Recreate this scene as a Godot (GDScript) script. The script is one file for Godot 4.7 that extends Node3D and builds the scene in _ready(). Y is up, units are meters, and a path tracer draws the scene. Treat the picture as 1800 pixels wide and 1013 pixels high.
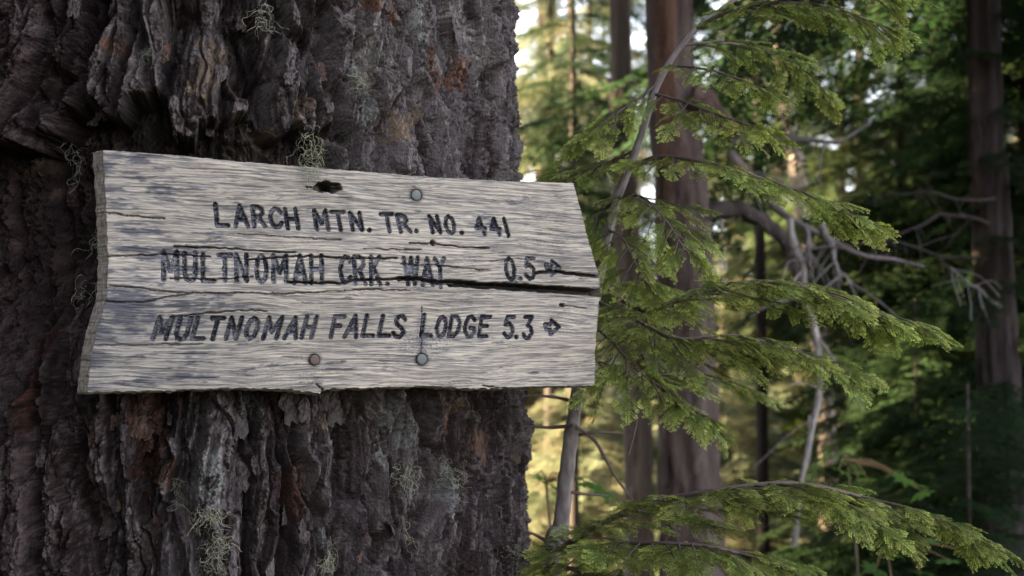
extends Node3D

const EYE := Vector3(0.0, 1.5, 0.0)
const PITCH := 0.0376
const FOCAL := 2500.0            # lens length in pixels of the 1800 wide frame
const RT := 0.51                 # radius of the old fir at sign height
const YAW := 0.4887              # turn of the sign board

var rng := RandomNumberGenerator.new()
var taken := {}
var board_o := Vector3.ZERO
var board_u := Vector3(cos(YAW), 0, -sin(YAW))
var board_n := Vector3(sin(YAW), 0, cos(YAW))
var axis := Vector3.ZERO
# height of the old fir's bark on a regular sheet, kept for what grows on it
var bark_phi0 := 0.0
var bark_dphi := 0.0
var bark_y0 := 0.0
var bark_dy := 0.0
var bark_w := 0
var bark_h := 0
var bark_r := PackedFloat32Array()
var M := {}
var spray_meshes: Array = []
var bough_meshes: Array = []
var terrain_noise: FastNoiseLite

# ------------------------------------------------------------------ helpers
func ray(px: float, py: float) -> Vector3:
	var f := Vector3(0, sin(PITCH), -cos(PITCH))
	var up := Vector3(0, cos(PITCH), sin(PITCH))
	return Vector3((px - 900.0) / FOCAL, 0, 0) + up * ((506.5 - py) / FOCAL) + f

func at(px: float, py: float, depth: float) -> Vector3:
	return EYE + ray(px, py) * depth

func on_board(px: float, py: float) -> Vector2:
	var d := ray(px, py)
	var t := (board_o - EYE).dot(board_n) / d.dot(board_n)
	var p := EYE + d * t - board_o
	return Vector2(p.dot(board_u), p.y)

func on_bark(px: float, py: float) -> Vector2:      # arc length along the trunk and height
	var d := ray(px, py)
	var ox := EYE.x - axis.x
	var oz := EYE.z - axis.z
	var a := d.x * d.x + d.z * d.z
	var b := ox * d.x + oz * d.z
	var c := ox * ox + oz * oz - RT * RT
	var disc := maxf(b * b - a * c, 0.0)
	var t := (-b - sqrt(disc)) / a
	var p := EYE + d * t
	return Vector2(atan2(p.x - axis.x, p.z - axis.z) * RT, p.y)

func bark_point(px: float, py: float, lift := 0.0) -> Vector3:
	var q := on_bark(px, py)
	var phi := q.x / RT
	var i := clampi(int((phi - bark_phi0) / bark_dphi), 0, bark_w - 1)
	var j := clampi(int((q.y - bark_y0) / bark_dy), 0, bark_h - 1)
	var r := bark_r[j * bark_w + i] + lift
	return Vector3(axis.x + r * sin(phi), q.y, axis.z + r * cos(phi))

func numbered(called: String) -> String:
	if not taken.has(called):
		taken[called] = 0
		return called
	taken[called] += 1
	return "%s_%03d" % [called, taken[called]]

func thing(called: String, label: String, category: String, where: Vector3, group := "") -> Node3D:
	var o := Node3D.new()
	o.name = numbered(called)
	add_child(o, true)
	o.position = where
	tag(o, label, category, group)
	return o

func tag(o: Node, label: String, category: String, group := "") -> void:
	o.set_meta("label", label)
	o.set_meta("category", category)
	if group != "":
		o.set_meta("group", group)

func part(called: String, mesh: Mesh, mat: Material, parent: Node3D, kind := "") -> MeshInstance3D:
	var o := MeshInstance3D.new()
	o.name = numbered(called) if parent == self else called
	o.mesh = mesh
	o.material_override = mat
	parent.add_child(o, true)
	if kind != "":
		o.set_meta("kind", kind)
	return o

func multi(called: String, mesh: Mesh, mat: Material, parent: Node3D, places: Array, tints: Array) -> MultiMeshInstance3D:
	var mm := MultiMesh.new()
	mm.transform_format = MultiMesh.TRANSFORM_3D
	mm.use_colors = true
	mm.mesh = mesh
	mm.instance_count = places.size()
	for i in places.size():
		mm.set_instance_transform(i, places[i])
		mm.set_instance_color(i, tints[i])
	var o := MultiMeshInstance3D.new()
	o.name = called
	o.multimesh = mm
	o.material_override = mat
	o.set_meta("kind", "stuff")
	parent.add_child(o, true)
	return o

func noise(kind: int, seed_: int, octaves := 1, gain := 0.5) -> FastNoiseLite:
	var n := FastNoiseLite.new()
	n.noise_type = kind
	n.seed = seed_
	n.frequency = 1.0
	n.fractal_type = FastNoiseLite.FRACTAL_FBM if octaves > 1 else FastNoiseLite.FRACTAL_NONE
	n.fractal_octaves = octaves
	n.fractal_gain = gain
	return n

func simplex(seed_: int, octaves := 1, gain := 0.5) -> FastNoiseLite:
	return noise(FastNoiseLite.TYPE_SIMPLEX_SMOOTH, seed_, octaves, gain)

func cells(seed_: int, what: int, jitter := 1.0) -> FastNoiseLite:
	var n := noise(FastNoiseLite.TYPE_CELLULAR, seed_)
	n.cellular_return_type = what
	n.cellular_jitter = jitter
	n.cellular_distance_function = FastNoiseLite.DISTANCE_EUCLIDEAN
	return n

func matte(rough: float, spec := 0.3, tinted := true) -> StandardMaterial3D:
	var m := StandardMaterial3D.new()
	m.vertex_color_use_as_albedo = tinted
	m.roughness = rough
	m.metallic_specular = spec
	return m

func grid_mesh(w: int, h: int, pos: PackedVector3Array, col: PackedColorArray) -> ArrayMesh:
	var nor := PackedVector3Array()
	nor.resize(w * h)
	var idx := PackedInt32Array()
	idx.resize((w - 1) * (h - 1) * 6)
	var k := 0
	for j in h:
		var ja := maxi(j - 1, 0) * w
		var jb := mini(j + 1, h - 1) * w
		var jj := j * w
		for i in w:
			var du: Vector3 = pos[jj + mini(i + 1, w - 1)] - pos[jj + maxi(i - 1, 0)]
			var dv: Vector3 = pos[jb + i] - pos[ja + i]
			nor[jj + i] = du.cross(dv).normalized()
			if i < w - 1 and j < h - 1:
				var a := jj + i
				idx[k] = a
				idx[k + 1] = a + w
				idx[k + 2] = a + w + 1
				idx[k + 3] = a
				idx[k + 4] = a + w + 1
				idx[k + 5] = a + 1
				k += 6
	return array_mesh(pos, nor, col, idx)

func array_mesh(pos: PackedVector3Array, nor: PackedVector3Array, col: PackedColorArray, idx: PackedInt32Array) -> ArrayMesh:
	var arr := []
	arr.resize(Mesh.ARRAY_MAX)
	arr[Mesh.ARRAY_VERTEX] = pos
	if nor.size():
		arr[Mesh.ARRAY_NORMAL] = nor
	if col.size():
		arr[Mesh.ARRAY_COLOR] = col
	arr[Mesh.ARRAY_INDEX] = idx
	var m := ArrayMesh.new()
	m.add_surface_from_arrays(Mesh.PRIMITIVE_TRIANGLES, arr)
	return m

# a round limb along a smooth path, radii given at the path points
func smooth_path(pts: Array, per := 6) -> PackedVector3Array:
	var out := PackedVector3Array()
	var n := pts.size()
	for i in n - 1:
		var p0: Vector3 = pts[maxi(i - 1, 0)]
		var p1: Vector3 = pts[i]
		var p2: Vector3 = pts[i + 1]
		var p3: Vector3 = pts[mini(i + 2, n - 1)]
		for k in per:
			out.append(p1.cubic_interpolate(p2, p0, p3, float(k) / per))
	out.append(pts[n - 1])
	return out

func limb(pts: Array, r0: float, r1: float, sides: int, per: int, c0: Color, c1: Color, rough := 0.0, seed_ := 1, power := 1.0) -> ArrayMesh:
	var path := smooth_path(pts, per)
	var rn := simplex(seed_, 3)
	var h := path.size()
	var w := sides + 1
	var pos := PackedVector3Array()
	var col := PackedColorArray()
	var side := Vector3.RIGHT
	for j in h:
		var dir := (path[mini(j + 1, h - 1)] - path[maxi(j - 1, 0)]).normalized()
		side = (side - dir * side.dot(dir))
		if side.length() < 0.01:
			side = dir.cross(Vector3.FORWARD)
		side = side.normalized()
		var over := dir.cross(side)
		var t := pow(float(j) / (h - 1), power)
		var r := lerpf(r0, r1, t)
		for i in w:
			var a := -TAU * float(i % sides) / sides
			var nn := rn.get_noise_3d(cos(a) * 2.0, sin(a) * 2.0, j * 0.25)
			var rr := r * (1.0 + rough * nn)
			pos.append(path[j] + (side * cos(a) + over * sin(a)) * rr)
			var mixv := clampf(0.5 + nn * 1.2, 0.0, 1.0)
			col.append(c0.lerp(c1, mixv))
	return grid_mesh(w, h, pos, col)

func join(meshes: Array) -> ArrayMesh:
	var st := SurfaceTool.new()
	for m in meshes:
		st.append_from(m, 0, Transform3D())
	return st.commit()

func poly(line: Array, x: float) -> float:           # piecewise linear y(x); points sorted by x
	if x <= line[0].x:
		return line[0].y
	for i in line.size() - 1:
		var a: Vector2 = line[i]
		var b: Vector2 = line[i + 1]
		if x <= b.x:
			return lerpf(a.y, b.y, (x - a.x) / maxf(b.x - a.x, 1e-6))
	return line[line.size() - 1].y

func ground_y(x: float, z: float) -> float:
	var r := Vector2(x, z + 6.0).length()
	var fall := maxf(0.0, r - 17.0)
	return terrain_noise.get_noise_2d(x * 0.12, z * 0.12) * 0.22 - fall * 0.16 - 0.05

# ------------------------------------------------------------------ materials
func make_materials() -> void:
	var b := matte(0.88, 0.28)
	var bn := NoiseTexture2D.new()
	bn.width = 512
	bn.height = 512
	bn.seamless = true
	bn.noise = simplex(5, 5, 0.6)
	bn.noise.frequency = 0.02
	b.heightmap_enabled = true
	b.heightmap_texture = bn
	b.heightmap_scale = 0.30
	b.albedo_texture = speckle(6, 0.02, [0.0, 0.34, 0.48, 1.0], [0.45, 0.66, 0.95, 1.0], 512)
	b.uv1_triplanar = true
	b.uv1_world_triplanar = true
	b.uv1_scale = Vector3(24, 13, 24)
	b.resource_name = "bark"
	M.bark = b
	var w := matte(0.86, 0.25)
	w.resource_name = "weathered_wood"
	w.albedo_texture = speckle(8, 0.012, [0.0, 0.36, 0.45, 0.52, 1.0], [0.42, 0.70, 0.95, 1.0, 1.0], 1024)
	w.heightmap_enabled = true
	w.heightmap_texture = w.albedo_texture
	w.heightmap_scale = 0.10
	w.uv1_triplanar = true
	w.uv1_scale = Vector3(0.9, 23, 0.9)
	M.wood = w
	var p := matte(0.6, 0.35)
	p.resource_name = "worn_black_paint"
	M.paint = p
	var nl := StandardMaterial3D.new()
	nl.albedo_color = Color(0.120, 0.125, 0.112).linear_to_srgb()
	nl.metallic = 0.55
	nl.roughness = 0.62
	nl.heightmap_enabled = true
	nl.heightmap_texture = bn
	nl.heightmap_scale = 0.04
	nl.uv1_triplanar = true
	nl.uv1_scale = Vector3(60, 60, 60)
	nl.resource_name = "zinc_nail"
	M.nail = nl
	var rl: StandardMaterial3D = nl.duplicate()
	rl.albedo_color = Color(0.11, 0.075, 0.055).linear_to_srgb()
	rl.metallic = 0.3
	rl.roughness = 0.8
	M.rust = rl
	var f := matte(0.65, 0.22)
	f.backlight_enabled = true
	f.backlight = Color(0.85, 0.85, 0.85).linear_to_srgb()
	f.resource_name = "needles"
	M.needle = f
	var lf := matte(0.8, 0.12)
	lf.backlight_enabled = true
	lf.backlight = Color(0.9, 0.9, 0.9).linear_to_srgb()
	lf.specular_mode = BaseMaterial3D.SPECULAR_DISABLED
	lf.resource_name = "leaf"
	M.leaf = lf
	M.twig = matte(0.85, 0.25)
	var tb := matte(0.9, 0.2)
	tb.heightmap_enabled = true
	tb.heightmap_texture = bn
	tb.heightmap_scale = 1.2
	tb.uv1_triplanar = true
	tb.uv1_world_triplanar = true
	tb.uv1_scale = Vector3(9, 1.6, 9)
	M.far_bark = tb
	var li := matte(0.9, 0.2)
	li.backlight_enabled = true
	li.backlight = Color(0.4, 0.4, 0.4).linear_to_srgb()
	M.lichen = li
	M.soil = matte(0.95, 0.2)

func speckle(seed_: int, freq: float, at_: Array, grey: Array, side: int) -> NoiseTexture2D:
	var t := NoiseTexture2D.new()
	t.width = side
	t.height = side
	t.seamless = true
	t.noise = simplex(seed_, 5, 0.62)
	t.noise.frequency = freq
	var g := Gradient.new()
	g.offsets = PackedFloat32Array(at_)
	var c := PackedColorArray()
	for v in grey:
		c.append(Color(v, v, v).linear_to_srgb())
	g.colors = c
	t.color_ramp = g
	return t

# ------------------------------------------------------------------ the old fir
func stroke(field: PackedFloat32Array, w: int, h: int, x0: float, y0: float, step: float, a: Vector2, b: Vector2, ra: float, rb: float, da: float, db: float) -> void:
	var m := maxf(ra, rb)
	var i0 := maxi(0, int((minf(a.x, b.x) - m - x0) / step))
	var i1 := mini(w - 1, int((maxf(a.x, b.x) + m - x0) / step) + 1)
	var j0 := maxi(0, int((minf(a.y, b.y) - m - y0) / step))
	var j1 := mini(h - 1, int((maxf(a.y, b.y) + m - y0) / step) + 1)
	var ab := b - a
	var ll := maxf(ab.length_squared(), 1e-9)
	for j in range(j0, j1 + 1):
		for i in range(i0, i1 + 1):
			var p := Vector2(x0 + i * step, y0 + j * step)
			var t := clampf((p - a).dot(ab) / ll, 0.0, 1.0)
			var d := p.distance_to(a + ab * t)
			var r := lerpf(ra, rb, t)
			if d < r:
				var v := lerpf(da, db, t) * (1.0 - smoothstep(0.15, 1.0, d / r))
				if v > field[j * w + i]:
					field[j * w + i] = v

func build_old_fir() -> void:
	var tree := thing("old_fir_tree", "huge old fir trunk with deeply furrowed dark bark that carries the wooden sign", "tree", Vector3(axis.x, 0, axis.z))
	# fine sheet in front, coarse rest
	var phis := PackedFloat32Array()
	var ys := PackedFloat32Array()
	var f0 := deg_to_rad(-52.0)
	var f1 := deg_to_rad(101.0)
	var dphi := 0.00136 / RT
	var nf := int((f1 - f0) / dphi)
	for i in nf + 1:
		phis.append(f0 + i * dphi)
	var rest := TAU - nf * dphi
	for i in range(1, 61):
		phis.append(f0 + nf * dphi + rest * i / 60.0)
	var yf0 := 1.09
	var yf1 := 2.16
	var dy := 0.0014
	var low := 16
	for j in low:
		ys.append(lerpf(-0.4, yf0 - 0.03, float(j) / (low - 1)))
	var nyf := int((yf1 - yf0) / dy)
	for j in nyf + 1:
		ys.append(yf0 + j * dy)
	for j in range(1, 40):
		ys.append(yf1 + pow(j / 39.0, 1.6) * 26.0)
	var w := phis.size()
	var h := ys.size()
	bark_phi0 = f0
	bark_dphi = dphi
	bark_y0 = yf0
	bark_dy = dy
	bark_w = nf + 1
	bark_h = nyf + 1
	bark_r.resize(bark_w * bark_h)
	# drawn furrows on a 2 mm sheet
	var st := 0.002
	var gx0 := f0 * RT - 0.02
	var gy0 := yf0 - 0.02
	var gw := int((f1 - f0) * RT / st) + 22
	var gh := int((yf1 - yf0) / st) + 22
	var cut := PackedFloat32Array()
	cut.resize(gw * gh)
	var furrows := [
		[[58, -20], [60, 60], [45, 110], [20, 170]], 20, 0.030,
		[[150, -20], [147, 60], [125, 120], [98, 138], [60, 180]], 34, 0.045,
		[[316, -20], [318, 25], [300, 60], [293, 95], [305, 150]], 46, 0.042,
		[[427, -20], [427, 60], [438, 95], [450, 150], [458, 215]], 30, 0.036,
		[[470, -20], [500, 60], [540, 75], [530, 120], [550, 160]], 24, 0.024,
		[[575, -20], [581, 80], [591, 135], [605, 182], [622, 228], [630, 300]], 26, 0.042,
		[[702, -20], [722, 85], [735, 150], [770, 220]], 16, 0.022,
		[[775, -20], [790, 50], [802, 125], [797, 170], [812, 240], [832, 310]], 20, 0.028,
		[[862, -20], [868, 120], [880, 220], [876, 310]], 18, 0.028,
		[[655, 60], [668, 160], [690, 250], [700, 310]], 12, 0.016,
		[[10, 520], [30, 620], [48, 760], [54, 900], [58, 1030]], 22, 0.034,
		[[170, 640], [140, 740], [136, 790], [118, 840], [120, 890]], 24, 0.034,
		[[150, 880], [165, 930], [150, 1030]], 40, 0.030,
		[[286, 680], [282, 730], [252, 770], [250, 860], [262, 900]], 30, 0.040,
		[[355, 690], [340, 760], [322, 810], [326, 886], [348, 920], [356, 1030]], 26, 0.038,
		[[400, 690], [418, 780], [408, 850], [412, 880]], 14, 0.022,
		[[492, 690], [490, 750], [510, 830], [500, 930], [515, 1030]], 16, 0.022,
		[[600, 690], [610, 730], [616, 800], [619, 870], [605, 920], [615, 1030]], 46, 0.046,
		[[735, 700], [748, 760], [770, 800], [779, 845], [766, 888], [745, 935], [734, 1030]], 22, 0.044,
		[[862, 680], [866, 760], [858, 850], [874, 904], [880, 1030]], 22, 0.036,
		[[906, 690], [904, 800], [912, 900], [910, 1030]], 14, 0.022,
		[[655, 690], [650, 800], [660, 900], [668, 1030]], 12, 0.014,
		[[205, 780], [215, 900], [205, 1030]], 12, 0.016,
		[[30, 250], [36, 330], [48, 420], [60, 520]], 40, 0.030,
		[[118, 300], [110, 400], [130, 500], [150, 600]], 30, 0.026,
	]
	for k in range(0, furrows.size(), 3):
		var pts: Array = furrows[k]
		var wid: float = furrows[k + 1] * 0.00075
		var dep: float = furrows[k + 2]
		for q in pts.size() - 1:
			var a := on_bark(pts[q][0], pts[q][1])
			var b := on_bark(pts[q + 1][0], pts[q + 1][1])
			var ta := 0.75 if q == 0 else 1.0
			var tb := 0.6 if q == pts.size() - 2 else 1.0
			stroke(cut, gw, gh, gx0, gy0, st, a, b, wid * ta, wid * tb, dep * ta, dep * tb)
	# tinted patches (exposed inner bark, lichen crust) on the same sheet
	var patch_id := PackedByteArray()
	patch_id.resize(gw * gh)
	var patch_v := PackedFloat32Array()
	patch_v.resize(gw * gh)
	var rust := Color(0.095, 0.048, 0.030)
	var tan_ := Color(0.120, 0.084, 0.056)
	var crust := Color(0.140, 0.136, 0.118)
	var red := Color(0.072, 0.033, 0.021)
	var pale := Color(0.150, 0.132, 0.112)
	var tints := [Color.BLACK, rust, tan_, crust, red, pale]
	var patches := [
		[768, 120, 20, 45, 1], [822, 115, 16, 50, 1], [835, 145, 14, 22, 4], [690, 20, 14, 26, 1], [655, 10, 12, 18, 1],
		[840, 780, 20, 24, 1], [905, 850, 10, 60, 2], [800, 700, 22, 24, 2], [780, 730, 12, 30, 1], [510, 865, 26, 50, 4], [540, 850, 14, 22, 1],
		[575, 748, 30, 20, 2], [655, 955, 16, 10, 1], [30, 680, 22, 90, 4], [60, 850, 16, 60, 4], [45, 600, 22, 60, 4], [260, 800, 40, 90, 4], [290, 830, 14, 26, 1],
		[255, 720, 60, 30, 4], [190, 80, 12, 12, 1], [210, 88, 14, 10, 1],
		[318, 770, 22, 36, 3], [355, 860, 26, 50, 3], [440, 720, 24, 30, 3], [370, 800, 18, 60, 3], [710, 740, 24, 60, 3], [735, 870, 14, 60, 3], [790, 860, 16, 50, 3],
		[690, 790, 14, 40, 3], [590, 970, 24, 40, 3], [640, 150, 10, 80, 3], [665, 190, 12, 40, 3], [860, 90, 16, 80, 5], [820, 30, 22, 40, 5], [740, 60, 12, 60, 3],
		[660, 80, 16, 60, 5], [715, 215, 22, 40, 2], [890, 240, 10, 60, 3], [370, 120, 40, 50, 2], [345, 160, 22, 40, 2], [430, 215, 26, 14, 2], [535, 190, 26, 24, 2], [480, 230, 18, 10, 2],
	]
	var pn := simplex(71, 3)
	for q in patches:
		var c := on_bark(q[0], q[1])
		var rx: float = maxf(absf(on_bark(q[0] + q[2], q[1]).x - c.x), absf(c.x - on_bark(q[0] - q[2], q[1]).x))
		rx = minf(rx, q[2] * 0.0016)
		var ry: float = q[3] * 0.00078
		var i0 := maxi(0, int((c.x - rx * 1.6 - gx0) / st))
		var i1 := mini(gw - 1, int((c.x + rx * 1.6 - gx0) / st))
		var j0 := maxi(0, int((c.y - ry * 1.6 - gy0) / st))
		var j1 := mini(gh - 1, int((c.y + ry * 1.6 - gy0) / st))
		for j in range(j0, j1 + 1):
			for i in range(i0, i1 + 1):
				var p := Vector2((gx0 + i * st - c.x) / rx, (gy0 + j * st - c.y) / ry)
				var d := p.length() + pn.get_noise_2d((gx0 + i * st) * 45.0, (gy0 + j * st) * 22.0) * 0.9
				var v := 1.0 - smoothstep(0.62, 0.95, d)
				if v > patch_v[j * gw + i]:
					patch_v[j * gw + i] = v
					patch_id[j * gw + i] = q[4]
	# lower rim of the bark that overhangs the rotted hollow round the sign
	var rim := []
	for q in [[-90, 235], [0, 247], [24, 250], [40, 241], [59, 229], [75, 225], [89, 205], [100, 192], [136, 184], [166, 181], [178, 208], [190, 206], [207, 194], [225, 172], [246, 152], [265, 153], [284, 166], [296, 200], [305, 237], [330, 248], [343, 249], [350, 216], [375, 212], [400, 205], [425, 192], [440, 200], [456, 212], [470, 240], [490, 240], [520, 220], [545, 228], [571, 231], [585, 215], [600, 245], [640, 280]]:
		rim.append(on_bark(q[0], q[1]))
	var hollow_end := on_bark(618, 280).x
	var hollow_start := on_bark(575, 280).x
	var fade_lo := on_bark(80, 720).y
	var fade_hi := on_bark(80, 430).y
	var lean_y := on_bark(300, 260).y
	var plates := cells(11, FastNoiseLite.RETURN_DISTANCE2_SUB)
	var plate_tone := cells(11, FastNoiseLite.RETURN_CELL_VALUE)
	var scales := cells(23, FastNoiseLite.RETURN_DISTANCE2_SUB)
	var scale_tone := cells(23, FastNoiseLite.RETURN_CELL_VALUE)
	var chips := cells(27, FastNoiseLite.RETURN_DISTANCE2_SUB)
	var chip_tone := cells(27, FastNoiseLite.RETURN_CELL_VALUE)
	var grit := simplex(53, 2, 0.7)
	var crumbs := cells(29, FastNoiseLite.RETURN_CELL_VALUE)
	var warp := simplex(31, 3)
	var warp2 := simplex(32, 2)
	var layer := simplex(41, 4, 0.55)
	var layer2 := simplex(43, 4, 0.6)
	var fibre := simplex(51, 3, 0.6)
	var crumb := cells(61, FastNoiseLite.RETURN_DISTANCE)
	var low_n := simplex(63, 2)
	var mould := simplex(65, 4)
	var pos := PackedVector3Array()
	pos.resize(w * h)
	var col := PackedColorArray()
	col.resize(w * h)
	var up_u := Vector2(board_u.x, board_u.z)
	var up_n := Vector2(board_n.x, board_n.z)
	var o2 := Vector2(board_o.x, board_o.z)
	var bl := on_board(161, 500).x - 0.012
	var br := on_board(1053, 500).x + 0.012
	var bt := on_board(183, 262).y + 0.006
	var bb := on_board(400, 692).y - 0.006
	var grey := Color(0.132, 0.108, 0.098)
	var brown := Color(0.026, 0.0165, 0.013)
	var purple := Color(0.031, 0.0215, 0.021)
	for j in h:
		var y := ys[j]
		var fine_row := j >= low and j <= low + nyf
		var flare := 0.16 * pow(clampf((1.0 - y) / 1.3, 0.0, 1.0), 2.0)
		var taper := 1.0 - 0.022 * maxf(y - 1.6, 0.0)
		for i in w:
			var phi := phis[i]
			var s := RT * phi
			var wx := warp.get_noise_2d(s * 9.0, y * 4.0)
			var wy := warp2.get_noise_2d(s * 22.0 + 7.0, y * 14.0)
			# above the hollow the bark leans over to the left as it runs down
			var lean := smoothstep(0.10, -0.12, s) * maxf(0.0, y - lean_y) * 0.42
			var ss := s - lean + wx * 0.013 + wy * 0.003
			var yy := y + wy * 0.02
			var f := plates.get_noise_2d(ss / 0.060, yy / 0.34) + 1.0
			var id := plate_tone.get_noise_2d(ss / 0.060, yy / 0.34)
			var f2 := scales.get_noise_2d(ss / 0.024 + wy * 0.30, yy / 0.17) + 1.0
			var id2 := scale_tone.get_noise_2d(ss / 0.024 + wy * 0.30, yy / 0.17)
			var graze := 1.0 - 0.6 * smoothstep(0.30, 0.62, s)
			var hgt := low_n.get_noise_2d(s * 3.5, y * 2.0) * 0.010
			hgt += 0.006 * id + 0.0040 * id2
			# the right flank swells a little downwards and carries ragged plate edges
			var flank := smoothstep(0.34, 0.62, s)
			if flank > 0.0:
				hgt += flank * (0.004 + 0.020 * clampf(1.75 - y, -0.5, 0.6) + layer2.get_noise_2d(s / 0.05, y / 0.055) * 0.012 + floorf(layer.get_noise_2d(s / 0.08, y / 0.10) * 3.0) * 0.004)
			var p1 := 1.0 - smoothstep(0.0, 0.27, f)
			var p2 := 1.0 - smoothstep(0.0, 0.20, f2)
			hgt -= 0.044 * p1 * (1.0 - 0.55 * smoothstep(0.15, 0.5, s))
			hgt -= 0.0150 * p2 * (1.0 - 0.5 * smoothstep(0.2, 0.5, s))
			var wall := maxf(4.0 * p1 * (1.0 - p1), 2.4 * p2 * (1.0 - p2))
			if fine_row and i <= nf:
				var ci := clampi(int((ss + lean * 0.9 - gx0) / st), 0, gw - 1)
				var cj := clampi(int((yy - gy0) / st), 0, gh - 1)
				var cv := cut[cj * gw + ci]
				hgt -= cv * 1.45 * (1.0 - 0.5 * smoothstep(0.2, 0.5, s))
				var p3 := clampf(cv / 0.026, 0.0, 1.0)
				wall = maxf(wall, 4.0 * p3 * (1.0 - p3))
			var calm := 1.0 - (0.85 - 0.5 * smoothstep(0.12, -0.04, s)) * clampf(wall, 0.0, 1.0)
			if i > nf or not fine_row:
				calm = 0.0
			graze *= calm
			var t2 := layer2.get_noise_2d(ss / 0.011, yy / 0.024)
			hgt += layer.get_noise_2d(ss / 0.030, yy / 0.070) * 0.0085 + t2 * 0.0046 * (0.35 + 0.65 * calm)
			# bark is laid down in sheets: the surface breaks along them in ledges
			var sheet := 0.0050
			var kq := hgt / sheet + id2 * 3.0
			var k := floorf(kq)
			var fr := kq - k
			hgt += sheet * (0.18 * fr + 0.82 * smoothstep(0.78, 1.0, fr) - fr)
			var fb := fibre.get_noise_2d(ss / 0.0042, yy / 0.020)
			hgt += fb * 0.0008 * graze
			var f3 := chips.get_noise_2d(ss / 0.0100 + fb * 0.15, yy / 0.017) + 1.0
			var id3 := chip_tone.get_noise_2d(ss / 0.0100 + fb * 0.15, yy / 0.017)
			hgt += 0.0019 * id3 * graze - 0.0022 * (1.0 - smoothstep(0.0, 0.15, f3))
			var gr := grit.get_noise_2d(ss / 0.0030, yy / 0.0042)
			var id4 := crumbs.get_noise_2d(ss / 0.0040 + gr * 0.2, yy / 0.0056 + fb * 0.2)
			hgt += (gr * 0.0013 + id4 * 0.0010) * graze
			var sheet_tone := scale_tone.get_noise_2d(k * 7.31, id2 * 37.0)
			var tone := 0.42 + 0.24 * id + 0.16 * id2 + 0.28 * sheet_tone + (0.18 * id3 + 0.12 * fb + 0.12 * gr + 0.14 * id4) * calm + 0.22 * smoothstep(0.10, 0.24, s) * smoothstep(1.55, 1.72, y)  # upper right bark toned lighter, mostly for the light it catches
			var pv := 0.0
			var pid := 0
			if fine_row and i <= nf:
				var gi := clampi(int((s - gx0) / st), 0, gw - 1)
				var gj := clampi(int((y - gy0) / st), 0, gh - 1)
				pv = patch_v[gj * gw + gi]
				pid = patch_id[gj * gw + gi]
			# the hollow
			var inside := 0.0
			if y < yf1 and y > yf0 and phi < f1:
				var edge := poly(rim, s) + wy * 0.012 + fb * 0.004
				inside = 1.0 - smoothstep(edge - 0.010, edge + 0.002, y)
				inside *= smoothstep(fade_lo, fade_hi, y + wx * 0.06)
				inside *= 1.0 - smoothstep(hollow_start, hollow_end, s + wx * 0.02)
				if inside > 0.0:
					var cr := crumb.get_noise_2d(s / 0.011 + wy, y / 0.010 + wx)
					var floor_h := -0.105 + 0.047 * smoothstep(-0.05, 0.2, s) + wx * 0.026 + wy * 0.014 - cr * 0.009 + fb * 0.0008
					hgt = lerpf(hgt, floor_h + hgt * 0.5 + gr * 0.0020 + id4 * 0.002, inside)
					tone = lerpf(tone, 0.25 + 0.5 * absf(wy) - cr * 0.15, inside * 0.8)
				else:
					hgt += 0.012 * smoothstep(0.16, 0.0, y - edge) * (1.0 - smoothstep(hollow_start, hollow_end, s))
			var r := (RT + flare + hgt) * 1.0
			if y > 2.2:
				r *= taper
			var x := axis.x + r * sin(phi)
			var z := axis.z + r * cos(phi)
			# what stands behind the board stays behind it
			if y > bb and y < bt:
				var rel := Vector2(x, z) - o2
				var wu := rel.dot(up_u)
				var wn := rel.dot(up_n)
				if wu > bl and wu < br and wn > -0.075:
					var lim := -0.050
					if wu < 0.0 and y < board_o.y:
						lim -= 0.24 * clampf(-wu / 0.36, 0.0, 1.0) * (board_o.y - y)
					if wn > lim:
						r -= (wn - lim) / maxf(0.35, sin(phi) * board_n.x + cos(phi) * board_n.z)
						x = axis.x + r * sin(phi)
						z = axis.z + r * cos(phi)
			pos[j * w + i] = Vector3(x - axis.x, y, z - axis.z)
			if fine_row and i <= nf:
				bark_r[(j - low) * bark_w + i] = r
			tone = smoothstep(0.12, 0.92, tone)
			var ml := mould.get_noise_2d(s * 14.0, y * 6.0)
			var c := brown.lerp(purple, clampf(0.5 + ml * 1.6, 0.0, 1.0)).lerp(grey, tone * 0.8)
			if pv > 0.0:
				var pm := smoothstep(0.30, 0.62, pv * 0.85 + fb * 0.30 + id3 * 0.22 + id2 * 0.16)
				if pid == 3:
					pm *= smoothstep(-0.35, 0.25, gr + id3 * 0.5)
				c = c.lerp(tints[pid] * (0.55 + 0.8 * tone), pm * 0.85)
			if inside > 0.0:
				c = c.lerp(Color(0.022, 0.015, 0.012).lerp(Color(0.105, 0.074, 0.048), clampf(absf(wy) * 1.6 - 0.35, 0.0, 1.0)), inside * 0.75)  # hollow colour darkened for its shade, besides the dark rotten wood
			var west := smoothstep(0.06, -0.10, s)  # left side darkened in the colour for its shade, over a redder brown
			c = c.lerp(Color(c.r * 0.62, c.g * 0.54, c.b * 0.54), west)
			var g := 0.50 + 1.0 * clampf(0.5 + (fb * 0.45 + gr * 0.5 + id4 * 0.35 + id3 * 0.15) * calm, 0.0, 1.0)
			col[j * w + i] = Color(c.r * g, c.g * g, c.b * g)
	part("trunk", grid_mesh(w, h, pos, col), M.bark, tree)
	build_flakes(tree)
	# crown, far above the picture
	var places := []
	var cols := []
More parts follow.
